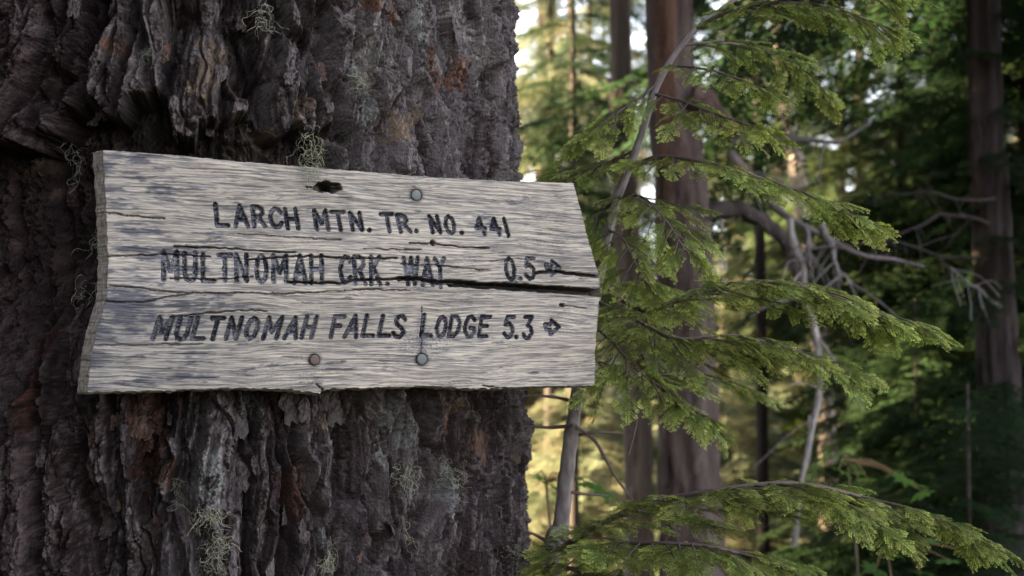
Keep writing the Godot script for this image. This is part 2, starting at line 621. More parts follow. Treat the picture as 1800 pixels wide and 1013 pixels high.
	for q in 420:
		var hy := rng.randf_range(7.5, 25.0)
		var len_ := lerpf(5.0, 1.6, (hy - 7.5) / 17.5) * rng.randf_range(0.7, 1.1)
		var az := rng.randf() * TAU
		var b := Basis(Vector3.UP, az) * Basis(Vector3(0, 0, 1), -rng.randf_range(0.1, 0.5))
		var off := b * Vector3(rng.randf_range(0.0, 0.55) * len_, 0, 0)
		places.append(Transform3D(b.scaled(Vector3.ONE * len_ * 0.7), Vector3(0, hy, 0) + off))
		cols.append(Color(0.03, 0.06, 0.02))
	multi("crown", bough_meshes[0], M.needle, tree, places, cols)

func make_flake(seed_: int, tall: float, c0: Color, c1: Color) -> ArrayMesh:      # a thin curled chip of bark, one unit wide
	var n1 := simplex(seed_, 3)
	var w := 9
	var h := 11
	var pos := PackedVector3Array()
	var col := PackedColorArray()
	for face in 2:
		for j in h:
			for i in w:
				var a := i / float(w - 1) * 2.0 - 1.0
				var b := j / float(h - 1) * 2.0 - 1.0
				var wide := (0.62 + 0.30 * sqrt(maxf(0.0, 1.0 - pow(absf(b), 3.0)))) * (1.0 + 0.45 * n1.get_noise_2d(b * 2.2, signf(a) * 5.0))
				var x := a * wide * 0.55
				var y := b * tall * (0.5 + 0.22 * n1.get_noise_2d(a * 2.6, signf(b) * 9.0))
				var z := -0.28 * x * x + n1.get_noise_2d(x * 5.0, y * 2.0) * 0.07 + floorf(n1.get_noise_2d(x * 3.0 + 20.0, y * 1.2) * 4.0) * 0.025
				if face == 1:
					z -= 0.085 * (1.0 - 0.6 * maxf(a * a, b * b))
				pos.append(Vector3(x, y, z))
				col.append(c0.lerp(c1, clampf(0.5 + n1.get_noise_2d(x * 14.0, y * 4.0) * 1.6, 0.0, 1.0)))
	var idx := PackedInt32Array()
	for face in 2:
		var o := face * w * h
		for j in h - 1:
			for i in w - 1:
				var a := o + j * w + i
				if face == 0:
					idx.append_array(PackedInt32Array([a, a + w, a + w + 1, a, a + w + 1, a + 1]))
				else:
					idx.append_array(PackedInt32Array([a, a + w + 1, a + w, a, a + 1, a + w + 1]))
	var ring := []
	for i in w:
		ring.append(i)
	for j in range(1, h):
		ring.append(j * w + w - 1)
	for i in range(w - 2, -1, -1):
		ring.append((h - 1) * w + i)
	for j in range(h - 2, 0, -1):
		ring.append(j * w)
	for q in ring.size():
		var a: int = ring[q]
		var b: int = ring[(q + 1) % ring.size()]
		idx.append_array(PackedInt32Array([a, b, b + w * h, a, b + w * h, a + w * h]))
	return array_mesh(pos, PackedVector3Array(), col, idx)

func build_flakes(tree: Node3D) -> void:
	rng.seed = 606
	var kinds := []
	var shades := [[Color(0.12, 0.097, 0.09), Color(0.05, 0.04, 0.036)], [Color(0.10, 0.078, 0.07), Color(0.05, 0.038, 0.034)], [Color(0.12, 0.07, 0.05), Color(0.06, 0.037, 0.028)], [Color(0.135, 0.115, 0.105), Color(0.065, 0.053, 0.05)]]
	for k in 8:
		kinds.append(make_flake(700 + k, [1.4, 2.0, 1.7, 2.6][k % 4], shades[k % 4][0], shades[k % 4][1]))
	# px, py, width in metres, kind, lift of the lower end, turn
	var spots := [[692, 930, 0.012, 3, 0.9, -1.15], [524, 716, 0.030, 0, 0.35, 0.1], [628, 715, 0.036, 0, 0.25, 0.0], [585, 705, 0.022, 4, 0.3, 0.2], [835, 785, 0.028, 2, 0.08, 0.05], [420, 730, 0.026, 3, 0.25, 0.1], [165, 925, 0.030, 1, 0.7, -0.7], [660, 935, 0.020, 6, 0.4, 0.1], [330, 900, 0.022, 5, 0.5, 0.3], [420, 840, 0.026, 0, 0.3, 0.1], [235, 740, 0.024, 2, 0.3, 0.1], [250, 755, 0.018, 6, 0.4, -0.2]]
	for k in 60:
		var px := rng.randf_range(5, 900)
		var py := rng.randf_range(5, 225) if k % 2 == 0 else rng.randf_range(705, 1005)
		var kind := rng.randi_range(0, 7)
		if px < 420 and kind % 4 == 3:
			kind -= 2
		spots.append([px, py, rng.randf_range(0.007, 0.016), kind, rng.randf_range(0.05, 0.30), rng.randf_range(-0.25, 0.25)])
	for q in spots:
		var p := bark_point(q[0], q[1], 0.0)
		var phi := atan2(p.x - axis.x, p.z - axis.z)
		var o := part("bark_flake", kinds[q[3]], M.bark, tree)
		var sc: float = q[2]
		o.basis = (Basis(Vector3.UP, phi) * Basis(Vector3(0, 0, 1), q[5]) * Basis(Vector3(1, 0, 0), -q[4])).scaled(Vector3.ONE * sc)
		o.position = p - tree.position + Vector3(sin(phi), 0, cos(phi)) * sc * 0.10

# ------------------------------------------------------------------ the sign
const GLYPHS := {
	"L": [[0, 1, 0, 0, 1, 0]],
	"A": [[0, 0, .5, 1, 1, 0], [.2, .33, .8, .33]],
	"R": [[0, 0, 0, 1, .5, 1, .82, .9, .85, .68, .55, .52, 0, .48], [.45, .5, 1, 0]],
	"C": [[.92, .80, .72, .97, .42, 1, .12, .82, 0, .5, .1, .18, .38, 0, .7, .03, .97, .2]],
	"H": [[0, 0, 0, 1], [1, 1, 1, 0], [0, .5, 1, .5]],
	"M": [[0, 0, 0, 1, .5, .32, 1, 1, 1, 0]],
	"T": [[0, 1, 1, 1], [.5, 1, .5, 0]],
	"N": [[0, 0, 0, 1, 1, 0, 1, 1]],
	"O": [[.5, 1, .85, .86, 1, .5, .85, .14, .5, 0, .15, .14, 0, .5, .15, .86, .5, 1]],
	"4": [[.45, 1, 0, .36, 1, .34], [.45, 1, .88, 0]],
	"1": [[0, 1, 0, 0]],
	"U": [[0, 1, 0, .25, .2, .04, .5, 0, .8, .04, 1, .25, 1, 1]],
	"K": [[0, 0, 0, 1], [.95, 1, 0, .45], [.3, .6, 1, 0]],
	"W": [[0, 1, .3, 0, .52, 1, .77, 0, 1, 1]],
	"Y": [[0, 1, .58, .7, 1, 1], [.58, .7, .6, 0]],
	"5": [[.95, 1, .25, 1, .12, .62, .5, .68, .85, .5, .92, .27, .75, .06, .42, 0, .05, .2]],
	"F": [[0, 0, 0, 1, 1, 1], [0, .55, .75, .55]],
	"S": [[.95, .82, .7, 1, .35, .97, .12, .8, .3, .58, .7, .43, .95, .22, .65, 0, .25, .02, 0, .2]],
	"D": [[0, 0, 0, 1, .6, .97, .95, .7, .95, .3, .55, .02, 0, 0]],
	"G": [[.95, .82, .65, 1, .3, .95, .03, .6, .03, .3, .3, .02, .65, 0, .95, .2, .97, .42, .55, .42]],
	"E": [[1, 1, 0, 1, 0, 0, .95, 0], [0, .53, .8, .53]],
	"3": [[.1, 1, .92, 1, .45, .6, .85, .48, 1, .25, .65, 0, .3, 0, 0, .18]],
	".": [[0, 0, .02, 0]],
	">": [[.02, .72, .1, .33, .38, .33, .42, 0, 1, .53, .48, 1, .4, .7, .02, .72]],
}
# letter, foot of its left side, width, then the way to its top, in picture pixels of the photograph
const TEXT := [
	["L", 383, 397, 19, -3, -38], ["A", 415, 398, 22, -3.5, -36], ["R", 448, 398, 19, -3, -34], ["C", 478, 399, 20, -3, -32], ["H", 507, 402, 18.5, -5, -34],
	["M", 558, 404, 20, -5, -34], ["T", 589, 405, 22, -6, -32], ["N", 621, 405, 16.5, -5, -30], [".", 650, 405, 1, 0, -1],
	["T", 675, 407, 20, -5, -30], ["R", 705, 408, 17, -7, -29], [".", 732, 407, 1, 0, -1], ["N", 761, 409, 13.5, -6, -28], ["O", 786, 411, 15, -5, -30], [".", 812, 410, 1, 0, -1],
	["4", 838, 412, 16, -3, -28], ["4", 864, 413, 16, -3, -28], ["1", 894, 415, 1, -8, -30],
	["M", 287.5, 492.5, 23.5, 0.5, -49], ["U", 325, 494, 19, 0, -49], ["L", 357, 494, 20, 0, -46], ["T", 384, 494, 22, 1, -45], ["N", 416, 494, 18, -0.5, -46], ["O", 451, 497, 18, 0, -47],
	["M", 481, 496, 22, 0, -47], ["A", 517, 498, 21, 0, -48], ["H", 547.5, 498, 18.5, -0.5, -48],
	["C", 598, 497, 18, 1, -45], ["R", 624, 500, 18, -1.5, -48], ["K", 652, 501, 15.5, 0, -49], [".", 680, 500, 1, 0, -1],
	["W", 709, 501, 25, 0, -47], ["A", 742, 502, 18, -1, -47], ["Y", 763, 506, 17, 0, -51], ["O", 890, 493, 15, -4, -38], [".", 914, 491, 1, 0, -1], ["5", 923, 491, 17, -2, -36], [">", 958, 484, 25, 0, -24],
	["M", 272, 596, 23, 10, -37], ["U", 311, 597, 19, 8, -38], ["L", 341, 596, 20, 9, -37], ["T", 367, 597, 21, 8, -37], ["N", 400.5, 596, 18, 9, -37], ["O", 433, 596, 19, 7, -36],
	["M", 466, 596, 23, 9, -37], ["A", 503, 595, 20, 8, -36], ["H", 533, 594, 17, 8.5, -36],
	["F", 584, 594, 17, 6, -37], ["A", 608, 593, 20, 8, -37], ["L", 639, 591, 19, 7, -35], ["L", 667, 591, 19, 7, -35], ["S", 692, 593, 19, 3, -37],
	["L", 741, 591, 17, 5, -37], ["O", 766, 593, 16, 4, -35], ["D", 789, 592, 16, 5, -35], ["G", 816, 593, 17, 2, -36], ["E", 841, 592, 15, 5, -34],
	["5", 884, 594, 17, 3, -36], [".", 907, 593, 1, 0, -1], ["3", 919, 595, 15, 2, -37], [">", 957, 588, 25, 0, -24],
]

func build_sign() -> void:
	var sign_ := thing("trail_sign", "weathered grey wooden trail sign with black routed lettering, nailed to the old fir", "sign", board_o)
	var lf := []
	for q in [[183, 263], [185.5, 317], [189, 383], [191, 445], [189, 516], [183, 543], [172, 579], [165.5, 627], [161, 690]]:
		var p := on_board(q[0], q[1])
		lf.push_front(Vector2(p.y, p.x))
	var rt := []
	for q in [[1010, 322], [1022, 370], [1035, 425], [1045, 460], [1053, 485], [1054, 505], [1053, 523], [1050, 560], [1047, 610], [1045, 678]]:
		var p := on_board(q[0], q[1])
		rt.push_front(Vector2(p.y, p.x))
	var tp := []
	for q in [[183, 263], [300, 271], [420, 283], [540, 293], [650, 302], [760, 311], [880, 318], [1010, 322]]:
		tp.append(on_board(q[0], q[1]))
	var bt := []
	for q in [[161, 690], [300, 687], [430, 682], [520, 686], [570, 692], [577, 684], [600, 684], [700, 680], [770, 679], [838, 684], [862, 683], [950, 680], [1045, 678]]:
		bt.append(on_board(q[0], q[1]))
	# carving and cracks on a fine sheet
	var st := 0.0006
	var x0 := -0.42
	var y0 := -0.20
	var gw := 1320
	var gh := 620
	var carve := PackedFloat32Array()
	carve.resize(gw * gh)
	var letter_id := PackedByteArray()
	letter_id.resize(gw * gh)
	var rad := 0.0028
	for n in TEXT.size():
		var e: Array = TEXT[n]
		var g: Array = GLYPHS[e[0]]
		for line in g:
			var pts := []
			for k in range(0, line.size(), 2):
				pts.append(on_board(e[1] + e[3] * line[k] + e[4] * line[k + 1], e[2] + e[5] * line[k + 1]))
			for k in pts.size() - 1:
				var a: Vector2 = pts[k]
				var b: Vector2 = pts[k + 1]
				var r := rad * (1.15 if e[0] == "." else 1.0)
				var ab := b - a
				var ll := maxf(ab.length_squared(), 1e-10)
				for j in range(int((minf(a.y, b.y) - r - y0) / st), int((maxf(a.y, b.y) + r - y0) / st) + 2):
					for i in range(int((minf(a.x, b.x) - r - x0) / st), int((maxf(a.x, b.x) + r - x0) / st) + 2):
						var p := Vector2(x0 + i * st, y0 + j * st)
						var d := p.distance_to(a + ab * clampf((p - a).dot(ab) / ll, 0.0, 1.0))
						if d < r:
							var v := 0.0042 * sqrt(1.0 - d * d / (r * r))
							if v > carve[j * gw + i]:
								carve[j * gw + i] = v
							letter_id[j * gw + i] = n + 1
	var crack := PackedFloat32Array()
	crack.resize(gw * gh)
	var lines := [
		[[307, 432], [403, 437], [477, 442], [520, 444]], 2.6, 0.006,
		[[186, 453], [230, 450], [287, 447], [348, 450], [370, 452]], 2.4, 0.005,
		[[438, 457], [508, 451], [560, 452], [610, 456], [698, 455]], 2.6, 0.007,
		[[300, 492], [380, 493], [445, 488]], 2.0, 0.005,
		[[508, 497], [570, 498], [597, 499], [623, 493], [667, 492], [710, 490]], 3.6, 0.010,
		[[700, 491], [735, 489], [765, 495], [800, 497], [850, 502], [897, 505]], 5.0, 0.020,
		[[790, 497], [850, 502], [890, 504]], 7.0, 0.030,
		[[885, 504], [922, 506], [950, 509], [1000, 512], [1060, 516]], 8.0, 0.030,
		[[943, 480], [977, 478], [997, 481], [1027, 485], [1060, 487]], 4.0, 0.012,
		[[186, 533], [252, 533], [300, 522], [337, 517], [503, 517], [570, 513]], 2.2, 0.004,
		[[194, 505], [274, 512], [332, 516]], 2.0, 0.004,
		[[570, 513], [650, 509], [720, 512]], 2.0, 0.004,
		[[720, 427], [765, 429], [800, 433], [860, 437]], 2.4, 0.005,
		[[640, 439], [700, 440], [740, 438]], 2.0, 0.004,
		[[186, 372], [230, 378], [290, 384]], 2.4, 0.004,
		[[420, 411], [470, 413], [560, 420], [600, 421]], 2.0, 0.003,
		[[705, 465], [760, 465], [860, 476]], 2.0, 0.004,
		[[860, 460], [900, 456], [925, 456]], 2.0, 0.003,
		[[741, 540], [742, 600], [741, 640]], 2.0, 0.003,
		[[562, 678], [574, 686], [571, 692]], 2.4, 0.006,
		[[848, 676], [872, 681], [905, 683]], 2.0, 0.005,
		[[300, 558], [420, 547], [470, 548]], 2.2, 0.004,
		[[170, 608], [300, 604], [360, 606]], 2.2, 0.003,
		[[566, 331], [577, 329], [586, 333]], 11.0, 0.040,
		[[556, 331], [570, 327]], 5.0, 0.020,
		[[580, 325], [597, 328]], 5.0, 0.016,
		[[585, 336], [600, 333]], 4.0, 0.016,
		[[540, 330], [560, 331]], 2.4, 0.006,
		[[760, 427], [762, 429]], 6.0, 0.010,
		[[985, 537], [990, 538]], 4.5, 0.008, [[990, 538], [1030, 543]], 1.8, 0.003,
	]
	for k in range(0, lines.size(), 3):
		var pts: Array = lines[k]
		for q in pts.size() - 1:
			var wd: float = lines[k + 1] * (0.00075 if lines[k + 1] > 3.7 else 0.00056)
			stroke(crack, gw, gh, x0, y0, st, on_board(pts[q][0], pts[q][1]), on_board(pts[q + 1][0], pts[q + 1][1]), wd, wd, lines[k + 2], lines[k + 2])
	var nails := [[733, 343, 9.4, 0], [557, 633, 8.4, 1], [743, 632, 9.4, 0]]
	var w := 760
	var h := 370
	var pos := PackedVector3Array()
	pos.resize(w * h)
	var col := PackedColorArray()
	col.resize(w * h)
	var ids := PackedByteArray()
	ids.resize(w * h)
	var grain := simplex(101, 3, 0.6)
	var grain2 := simplex(102, 2, 0.6)
	var split := simplex(103, 2)
	var mild := simplex(104, 4, 0.6)
	var wig := simplex(105, 2)
	var worn := simplex(106, 3, 0.6)
	var ragged := simplex(107, 3)
	var broad := simplex(108, 3)
	var uL := on_board(180, 480).x
	var uR := on_board(1040, 480).x
	var knee_a := on_board(186, 524)
	var knee_b := on_board(700, 500)
	var stain := on_board(742, 590)
	var smudge := on_board(545, 312)
	for j in h:
		var b := float(j) / (h - 1)
		for i in w:
			var a := float(i) / (w - 1)
			var u := lerpf(uL, uR, a)
			var v := lerpf(poly(bt, u), poly(tp, u), b)
			u = lerpf(poly(lf, v), poly(rt, v), a)
			v = lerpf(poly(bt, u), poly(tp, u), b)
			if i == 0 or i == w - 1:
				u += ragged.get_noise_2d(v * 60.0, a * 40.0) * 0.0012
			if j == 0:
				v += ragged.get_noise_2d(u * 70.0, 5.0) * 0.0020
			elif j == h - 1:
				v += ragged.get_noise_2d(u * 50.0, 9.0) * 0.0008
			var wv := v + wig.get_noise_2d(u * 3.5, v * 9.0) * 0.0065 + wig.get_noise_2d(u * 11.0, v * 30.0) * 0.0010
			var g1 := grain.get_noise_2d(u * 8.0, wv * 255.0)
			var g2 := grain2.get_noise_2d(u * 24.0, wv * 470.0)
			var g3 := split.get_noise_2d(u * 4.6, wv * 165.0)
			var n := 0.0
			n += g1 * 0.0008 + g2 * 0.0006
			var fis := smoothstep(0.14, 0.34, g3 + g2 * 0.10) * clampf(0.4 + g1, 0.0, 1.0)
			n -= fis * 0.0015
			var gi := (u - x0) / st
			var gj := (v + (wv - v) * 0.35 + g1 * 0.0008 + wig.get_noise_2d(u * 55.0, v * 12.0) * 0.0012 - y0) / st
			var c_i := clampi(int(gi), 0, gw - 2)
			var c_j := clampi(int(gj), 0, gh - 2)
			var at_ := c_j * gw + c_i
			var ck := crack[at_]
			n -= ck
			var l_j := clampi(int((v - y0) / st), 0, gh - 1)
			var lv := carve[l_j * gw + c_i]
			n -= lv
			var id := letter_id[l_j * gw + c_i]
			ids[j * w + i] = id
			# the lower half bends back, most at the left end
			var ku := (u - knee_a.x) / (knee_b.x - knee_a.x)
			var kv := lerpf(knee_a.y, knee_b.y, clampf(ku, 0.0, 1.6))
			n -= maxf(0.0, kv - v) * 0.20 * clampf(1.05 - ku * 0.75, 0.06, 1.0)
			n += maxf(0.0, v - kv) * -0.03
			n += sin(u * 7.0) * 0.0015
			pos[j * w + i] = Vector3(u, v, n)
			# colour: silver grey, dark mildew streaks, black in what was painted
			var md := mild.get_noise_2d(u * 13.0, wv * 62.0) + 0.45 * mild.get_noise_2d(u * 40.0, wv * 120.0)
			var left := smoothstep(0.05, -0.34, u)
			var lowleft := left * smoothstep(0.04, -0.06, v)
			md = md * 0.75 + g1 * 0.42 + g2 * 0.34 + broad.get_noise_2d(u * 5.0 + 40.0, v * 14.0) * 0.55
			var dark := smoothstep(0.52 - 0.58 * left - 0.14 * lowleft, 0.76 - 0.44 * left, md)
			var base := Color(0.412, 0.350, 0.264).lerp(Color(0.28, 0.242, 0.198), clampf(0.45 - g1 * 1.1, 0.0, 1.0))
			base = base.lerp(Color(0.12, 0.112, 0.115), clampf(-g2 * 2.2 - g1 * 0.9 - 0.10, 0.0, 0.85))
			base = base * (1.0 + 0.22 * broad.get_noise_2d(u * 2.5, wv * 12.0) + 0.10 * broad.get_noise_2d(u * 30.0, wv * 60.0))
			base = base.lerp(Color(0.36, 0.30, 0.23), clampf(wig.get_noise_2d(u * 5.0 + 9.0, v * 22.0) * 1.2, 0.0, 0.35))
			base = base.lerp(Color(0.22, 0.20, 0.18), lowleft * 0.5)  # lower left darkened in the colour, where the bent board turns from light
			base = base.lerp(Color(0.050, 0.052, 0.066), dark * 0.86)
			base = base.lerp(Color(0.07, 0.065, 0.07), fis * 0.85)
			var sd := Vector2((u - stain.x) / 0.010, (v - stain.y) / 0.042).length()
			var sd2 := Vector2((u - stain.x - 0.005) / 0.055, (v - stain.y + 0.01) / 0.03).length()
			var spk := worn.get_noise_2d(u * 260.0, v * 260.0)
			base = base.lerp(Color(0.08, 0.08, 0.09), (1.0 - smoothstep(0.3, 1.1, sd)) * 0.75 * clampf(0.7 + spk, 0.0, 1.0))
			base = base.lerp(Color(0.09, 0.09, 0.10), (1.0 - smoothstep(0.4, 1.0, sd2)) * smoothstep(0.05, 0.4, spk) * 0.8)
			var sm := Vector2((u - smudge.x) / 0.022, (v - smudge.y) / 0.026).length()
			base = base.lerp(Color(0.11, 0.10, 0.08), (1.0 - smoothstep(0.3, 1.0, sm)) * 0.55)
			if ck > 0.002:
				base = base.lerp(Color(0.045, 0.036, 0.032), clampf(ck / 0.005, 0.0, 0.9))
			if id > 0:
				var wn := worn.get_noise_2d(u * 190.0 + id * 3.1, wv * 420.0)
				var wl := worn.get_noise_2d(u * 22.0 + id * 7.7, v * 40.0)
				var rubbed := smoothstep(-0.14, 0.34, wn + wl * 0.8 + g1 * 0.3)
				var row2 := 1.0 if id >= 19 and id <= 38 else 0.0
				rubbed *= 0.55 + 0.35 * row2
				base = Color(0.011, 0.011, 0.015).lerp(Color(0.17, 0.16, 0.165), rubbed)
			for q in nails:
				var nc := on_board(q[0], q[1]) if j == -1 else nail_at(q)
				var nd: float = Vector2(u - nc.x, v - nc.y).length() / (q[2] * 0.00074)
				if nd < 2.2:
					base = base.lerp(Color(0.05, 0.045, 0.045), (1.0 - smoothstep(1.0, 1.9, nd)) * 0.8)
					if nd < 1.12:
						pos[j * w + i].z -= 0.0022
			col[j * w + i] = base
	# triangles, each letter a part of its own
	var nor := PackedVector3Array()
	nor.resize(w * h)
	for j in h:
		for i in w:
			var du: Vector3 = pos[j * w + mini(i + 1, w - 1)] - pos[j * w + maxi(i - 1, 0)]
			var dv: Vector3 = pos[mini(j + 1, h - 1) * w + i] - pos[maxi(j - 1, 0) * w + i]
			nor[j * w + i] = du.cross(dv).normalized()
	var groups := {}
	var main := PackedInt32Array()
	for j in h - 1:
		for i in w - 1:
			var a := j * w + i
			var id := ids[a]
			if id == 0:
				main.append_array(PackedInt32Array([a, a + w, a + w + 1, a, a + w + 1, a + 1]))
			else:
				if not groups.has(id):
					groups[id] = []
				groups[id].append(a)
	# rim and back
	var bp := pos.duplicate()
	var bn := nor.duplicate()
	var bc := col.duplicate()
	var thick := 0.027
	var rimc := Color(0.46, 0.39, 0.32)
	var loop := []
	for i in w:
		loop.append(i)
	for j in range(1, h):
		loop.append(j * w + w - 1)
	for i in range(w - 2, -1, -1):
		loop.append((h - 1) * w + i)
	for j in range(h - 2, 0, -1):
		loop.append(j * w)
	var layers := 16
	var first := bp.size()
	var nl := loop.size()
	var endn := simplex(111, 3)
	for k in layers + 1:
		var dpt := thick * k / layers
		for q in nl:
			var p: Vector3 = pos[loop[q]]
			var li: int = loop[q] % w
			var lj: int = loop[q] / w
			var push := Vector2.ZERO
			if k > 0:
				var rn := endn.get_noise_3d(p.x * 120.0, p.y * 90.0, dpt * 190.0)
				if li == 0:
					push.x = -0.006 * (dpt / thick) + rn * 0.0012
				elif li == w - 1:
					push.x = rn * 0.001
				if lj == 0:
					push.y = -0.003 * sin(dpt / thick * PI * 0.5) + endn.get_noise_2d(p.x * 40.0, dpt * 200.0) * 0.0015
				elif lj == h - 1:
					push.y = endn.get_noise_2d(p.x * 40.0, dpt * 200.0 + 9.0) * 0.0012
			bp.append(Vector3(p.x + push.x, p.y + push.y, p.z - dpt))
			var shade := clampf(0.5 + endn.get_noise_3d(p.x * 60.0, p.y * 90.0, dpt * 620.0) * 1.0, 0.0, 1.0)
			var cc := Color(0.20, 0.165, 0.135).lerp(rimc, shade)
			if lj == h - 1 and li > 0:
				cc = Color(0.22, 0.20, 0.18).lerp(Color(0.42, 0.39, 0.35), shade)
			bc.append(cc if k > 0 else cc.lerp(col[loop[q]], 0.5))
			bn.append(Vector3.ZERO)
	for k in layers + 1:
		for q in nl:
			var a0: Vector3 = bp[first + k * nl + (q + nl - 1) % nl]
			var a1: Vector3 = bp[first + k * nl + (q + 1) % nl]
			var b0: Vector3 = bp[first + maxi(k - 1, 0) * nl + q]
			var b1: Vector3 = bp[first + mini(k + 1, layers) * nl + q]
			bn[first + k * nl + q] = (b1 - b0).cross(a1 - a0).normalized()
			if k < layers:
				var c0 := first + k * nl + q
				var c1 := first + k * nl + (q + 1) % nl
				main.append_array(PackedInt32Array([c0, c1, c1 + nl, c0, c1 + nl, c0 + nl]))
	var backc := bp.size()
	bp.append(Vector3((uL + uR) * 0.5, 0, -thick))
	bn.append(Vector3(0, 0, -1))
	bc.append(rimc)
	for q in nl:
		var c0 := first + layers * nl + q
		var c1 := first + layers * nl + (q + 1) % nl
		main.append_array(PackedInt32Array([c0, c1, backc]))
	var turn := Basis(Vector3.UP, YAW)
	var bd := part("board", array_mesh(bp, bn, bc, main), M.wood, sign_)
	bd.basis = turn
	for id in groups:
		var map := {}
		var lp := PackedVector3Array()
		var ln := PackedVector3Array()
		var lc := PackedColorArray()
		var lx := PackedInt32Array()
		for a in groups[id]:
			for c in [a, a + w, a + w + 1, a, a + w + 1, a + 1]:
				if not map.has(c):
					map[c] = lp.size()
					lp.append(pos[c])
					ln.append(nor[c])
					lc.append(col[c])
				lx.append(map[c])
		var nm := "letter"
		var ch: String = TEXT[id - 1][0]
		if ch == ">":
			nm = "arrow"
		elif ch == ".":
			nm = "full_stop"
		elif ch in "0123456789" or id == 35:
			nm = "digit"
		var lt := part(nm, array_mesh(lp, ln, lc, lx), M.paint, sign_)
		lt.basis = turn
	for q in nails:
		var c := nail_at(q)
		var r: float = q[2] * 0.00074
		var rows := [[0.0, 0.0008], [0.55, 0.0007], [0.82, 0.0004], [0.96, -0.0003], [1.0, -0.0012], [0.98, -0.004]]
		var np := PackedVector3Array()
		var sides := 28
		for k in rows.size():
			for i in sides + 1:
				var a := TAU * float(i % sides) / sides
				var wob := 1.0 + 0.03 * sin(a * 3.0 + q[0])
				np.append(Vector3(cos(a) * r * rows[k][0] * wob, sin(a) * r * rows[k][0] * wob, rows[k][1]))
		var nm := part("nail", grid_mesh(sides + 1, rows.size(), np, PackedColorArray()), M.rust if q[3] else M.nail, sign_)
		if q[3]:
			nm.set_meta("label", "rusty brown nail head under the bottom line of lettering")
		nm.basis = turn
		var zz := -maxf(0.0, knee_a.y - c.y) * 0.20 * clampf(1.05 - (c.x - knee_a.x) / (knee_b.x - knee_a.x) * 0.75, 0.06, 1.0)
		nm.position = turn * Vector3(c.x, c.y, zz + 0.0002 + sin(c.x * 7.0) * 0.0015 - maxf(0.0, c.y) * 0.03)

var _nails := {}
func nail_at(q: Array) -> Vector2:
	if not _nails.has(q[0]):
		_nails[q[0]] = on_board(q[0], q[1])
	return _nails[q[0]]

# ------------------------------------------------------------------ foliage pieces
func blade(st: SurfaceTool, p: Vector3, dir: Vector3, wide: Vector3, c: Color) -> void:
	var m := p + dir * 0.55
	st.set_color(c)
	st.add_vertex(p)
	st.set_color(c)
	st.add_vertex(m + wide)
	st.set_color(c)
	st.add_vertex(p + dir)
	st.set_color(c)
	st.add_vertex(p)
	st.set_color(c)
	st.add_vertex(p + dir)
	st.set_color(c)
	st.add_vertex(m - wide)

func stick(st: SurfaceTool, a: Vector3, b: Vector3, r: float, c: Color) -> void:
	var d := (b - a).normalized()
	var s := d.cross(Vector3.UP if absf(d.y) < 0.9 else Vector3.RIGHT).normalized()
	var t := d.cross(s)
	for k in 3:
		var a0 := TAU * k / 3.0
		var a1 := TAU * (k + 1) / 3.0
		var o0 := (s * cos(a0) + t * sin(a0)) * r
		var o1 := (s * cos(a1) + t * sin(a1)) * r
		for v in [a + o0, a + o1, b + o1 * 0.6, a + o0, b + o1 * 0.6, b + o0 * 0.6]:
			st.set_color(c)
			st.add_vertex(v)

func needled_twig(st: SurfaceTool, a: Vector3, dir: Vector3, len_: float, droop: float, step: float, nl: float, nw: float, old: Color, young: Color, bark: Color, rr: float) -> void:
	var p := a
	var d := dir.normalized()
	var n := int(len_ / step)
	for k in n:
		var t := float(k) / n
		d = (d + Vector3(0, -droop * step / len_, 0)).normalized()
		var q := p + d * step
		var side := d.cross(Vector3.UP).normalized()
		var c := old.lerp(young, smoothstep(0.40, 0.90, t + rng.randf_range(-0.08, 0.08)))
		c = c * rng.randf_range(0.8, 1.2)
		for sg in [-1.0, 1.0]:
			var l := nl * rng.randf_range(0.65, 1.1) * (1.0 - 0.35 * t * t)
			var nd: Vector3 = (side * sg + d * rng.randf_range(0.25, 0.7) + Vector3(0, rng.randf_range(-0.30, 0.32), 0)).normalized()
			var wd := nd.cross(Vector3(rng.randf_range(-0.4, 0.4), 1, rng.randf_range(-0.4, 0.4))).normalized() * nw
			blade(st, p, nd * l, wd, c)
		if k % 3 == 0:
			stick(st, p, p + d * step * 3.0, rr * (1.0 - 0.6 * t), bark)
		p = q

func make_spray(seed_: int) -> ArrayMesh:          # hemlock spray, 12 cm long, flat, drooping tips
	rng.seed = seed_
	var st := SurfaceTool.new()
	st.begin(Mesh.PRIMITIVE_TRIANGLES)
	var old := Color(0.150, 0.182, 0.040)
	var young := Color(0.42, 0.46, 0.110)
	var bark := Color(0.12, 0.085, 0.06)
	needled_twig(st, Vector3.ZERO, Vector3(1, 0.08, 0), 0.12, 0.35, 0.0019, 0.0115, 0.0011, old, young, bark, 0.0008)
	for k in 9:
		var t := 0.012 + k * 0.0115
		var sg := 1.0 if k % 2 == 0 else -1.0
		var p := Vector3(t, 0.004 - t * t * 1.4, 0)
		var l := lerpf(0.055, 0.020, k / 8.0) * rng.randf_range(0.8, 1.25)
		needled_twig(st, p, Vector3(0.75, rng.randf_range(-0.12, 0.1), sg * rng.randf_range(0.6, 0.95)), l, rng.randf_range(0.25, 0.6), 0.0019, 0.0105, 0.0011, old, young, bark, 0.0006)
	return st.commit()

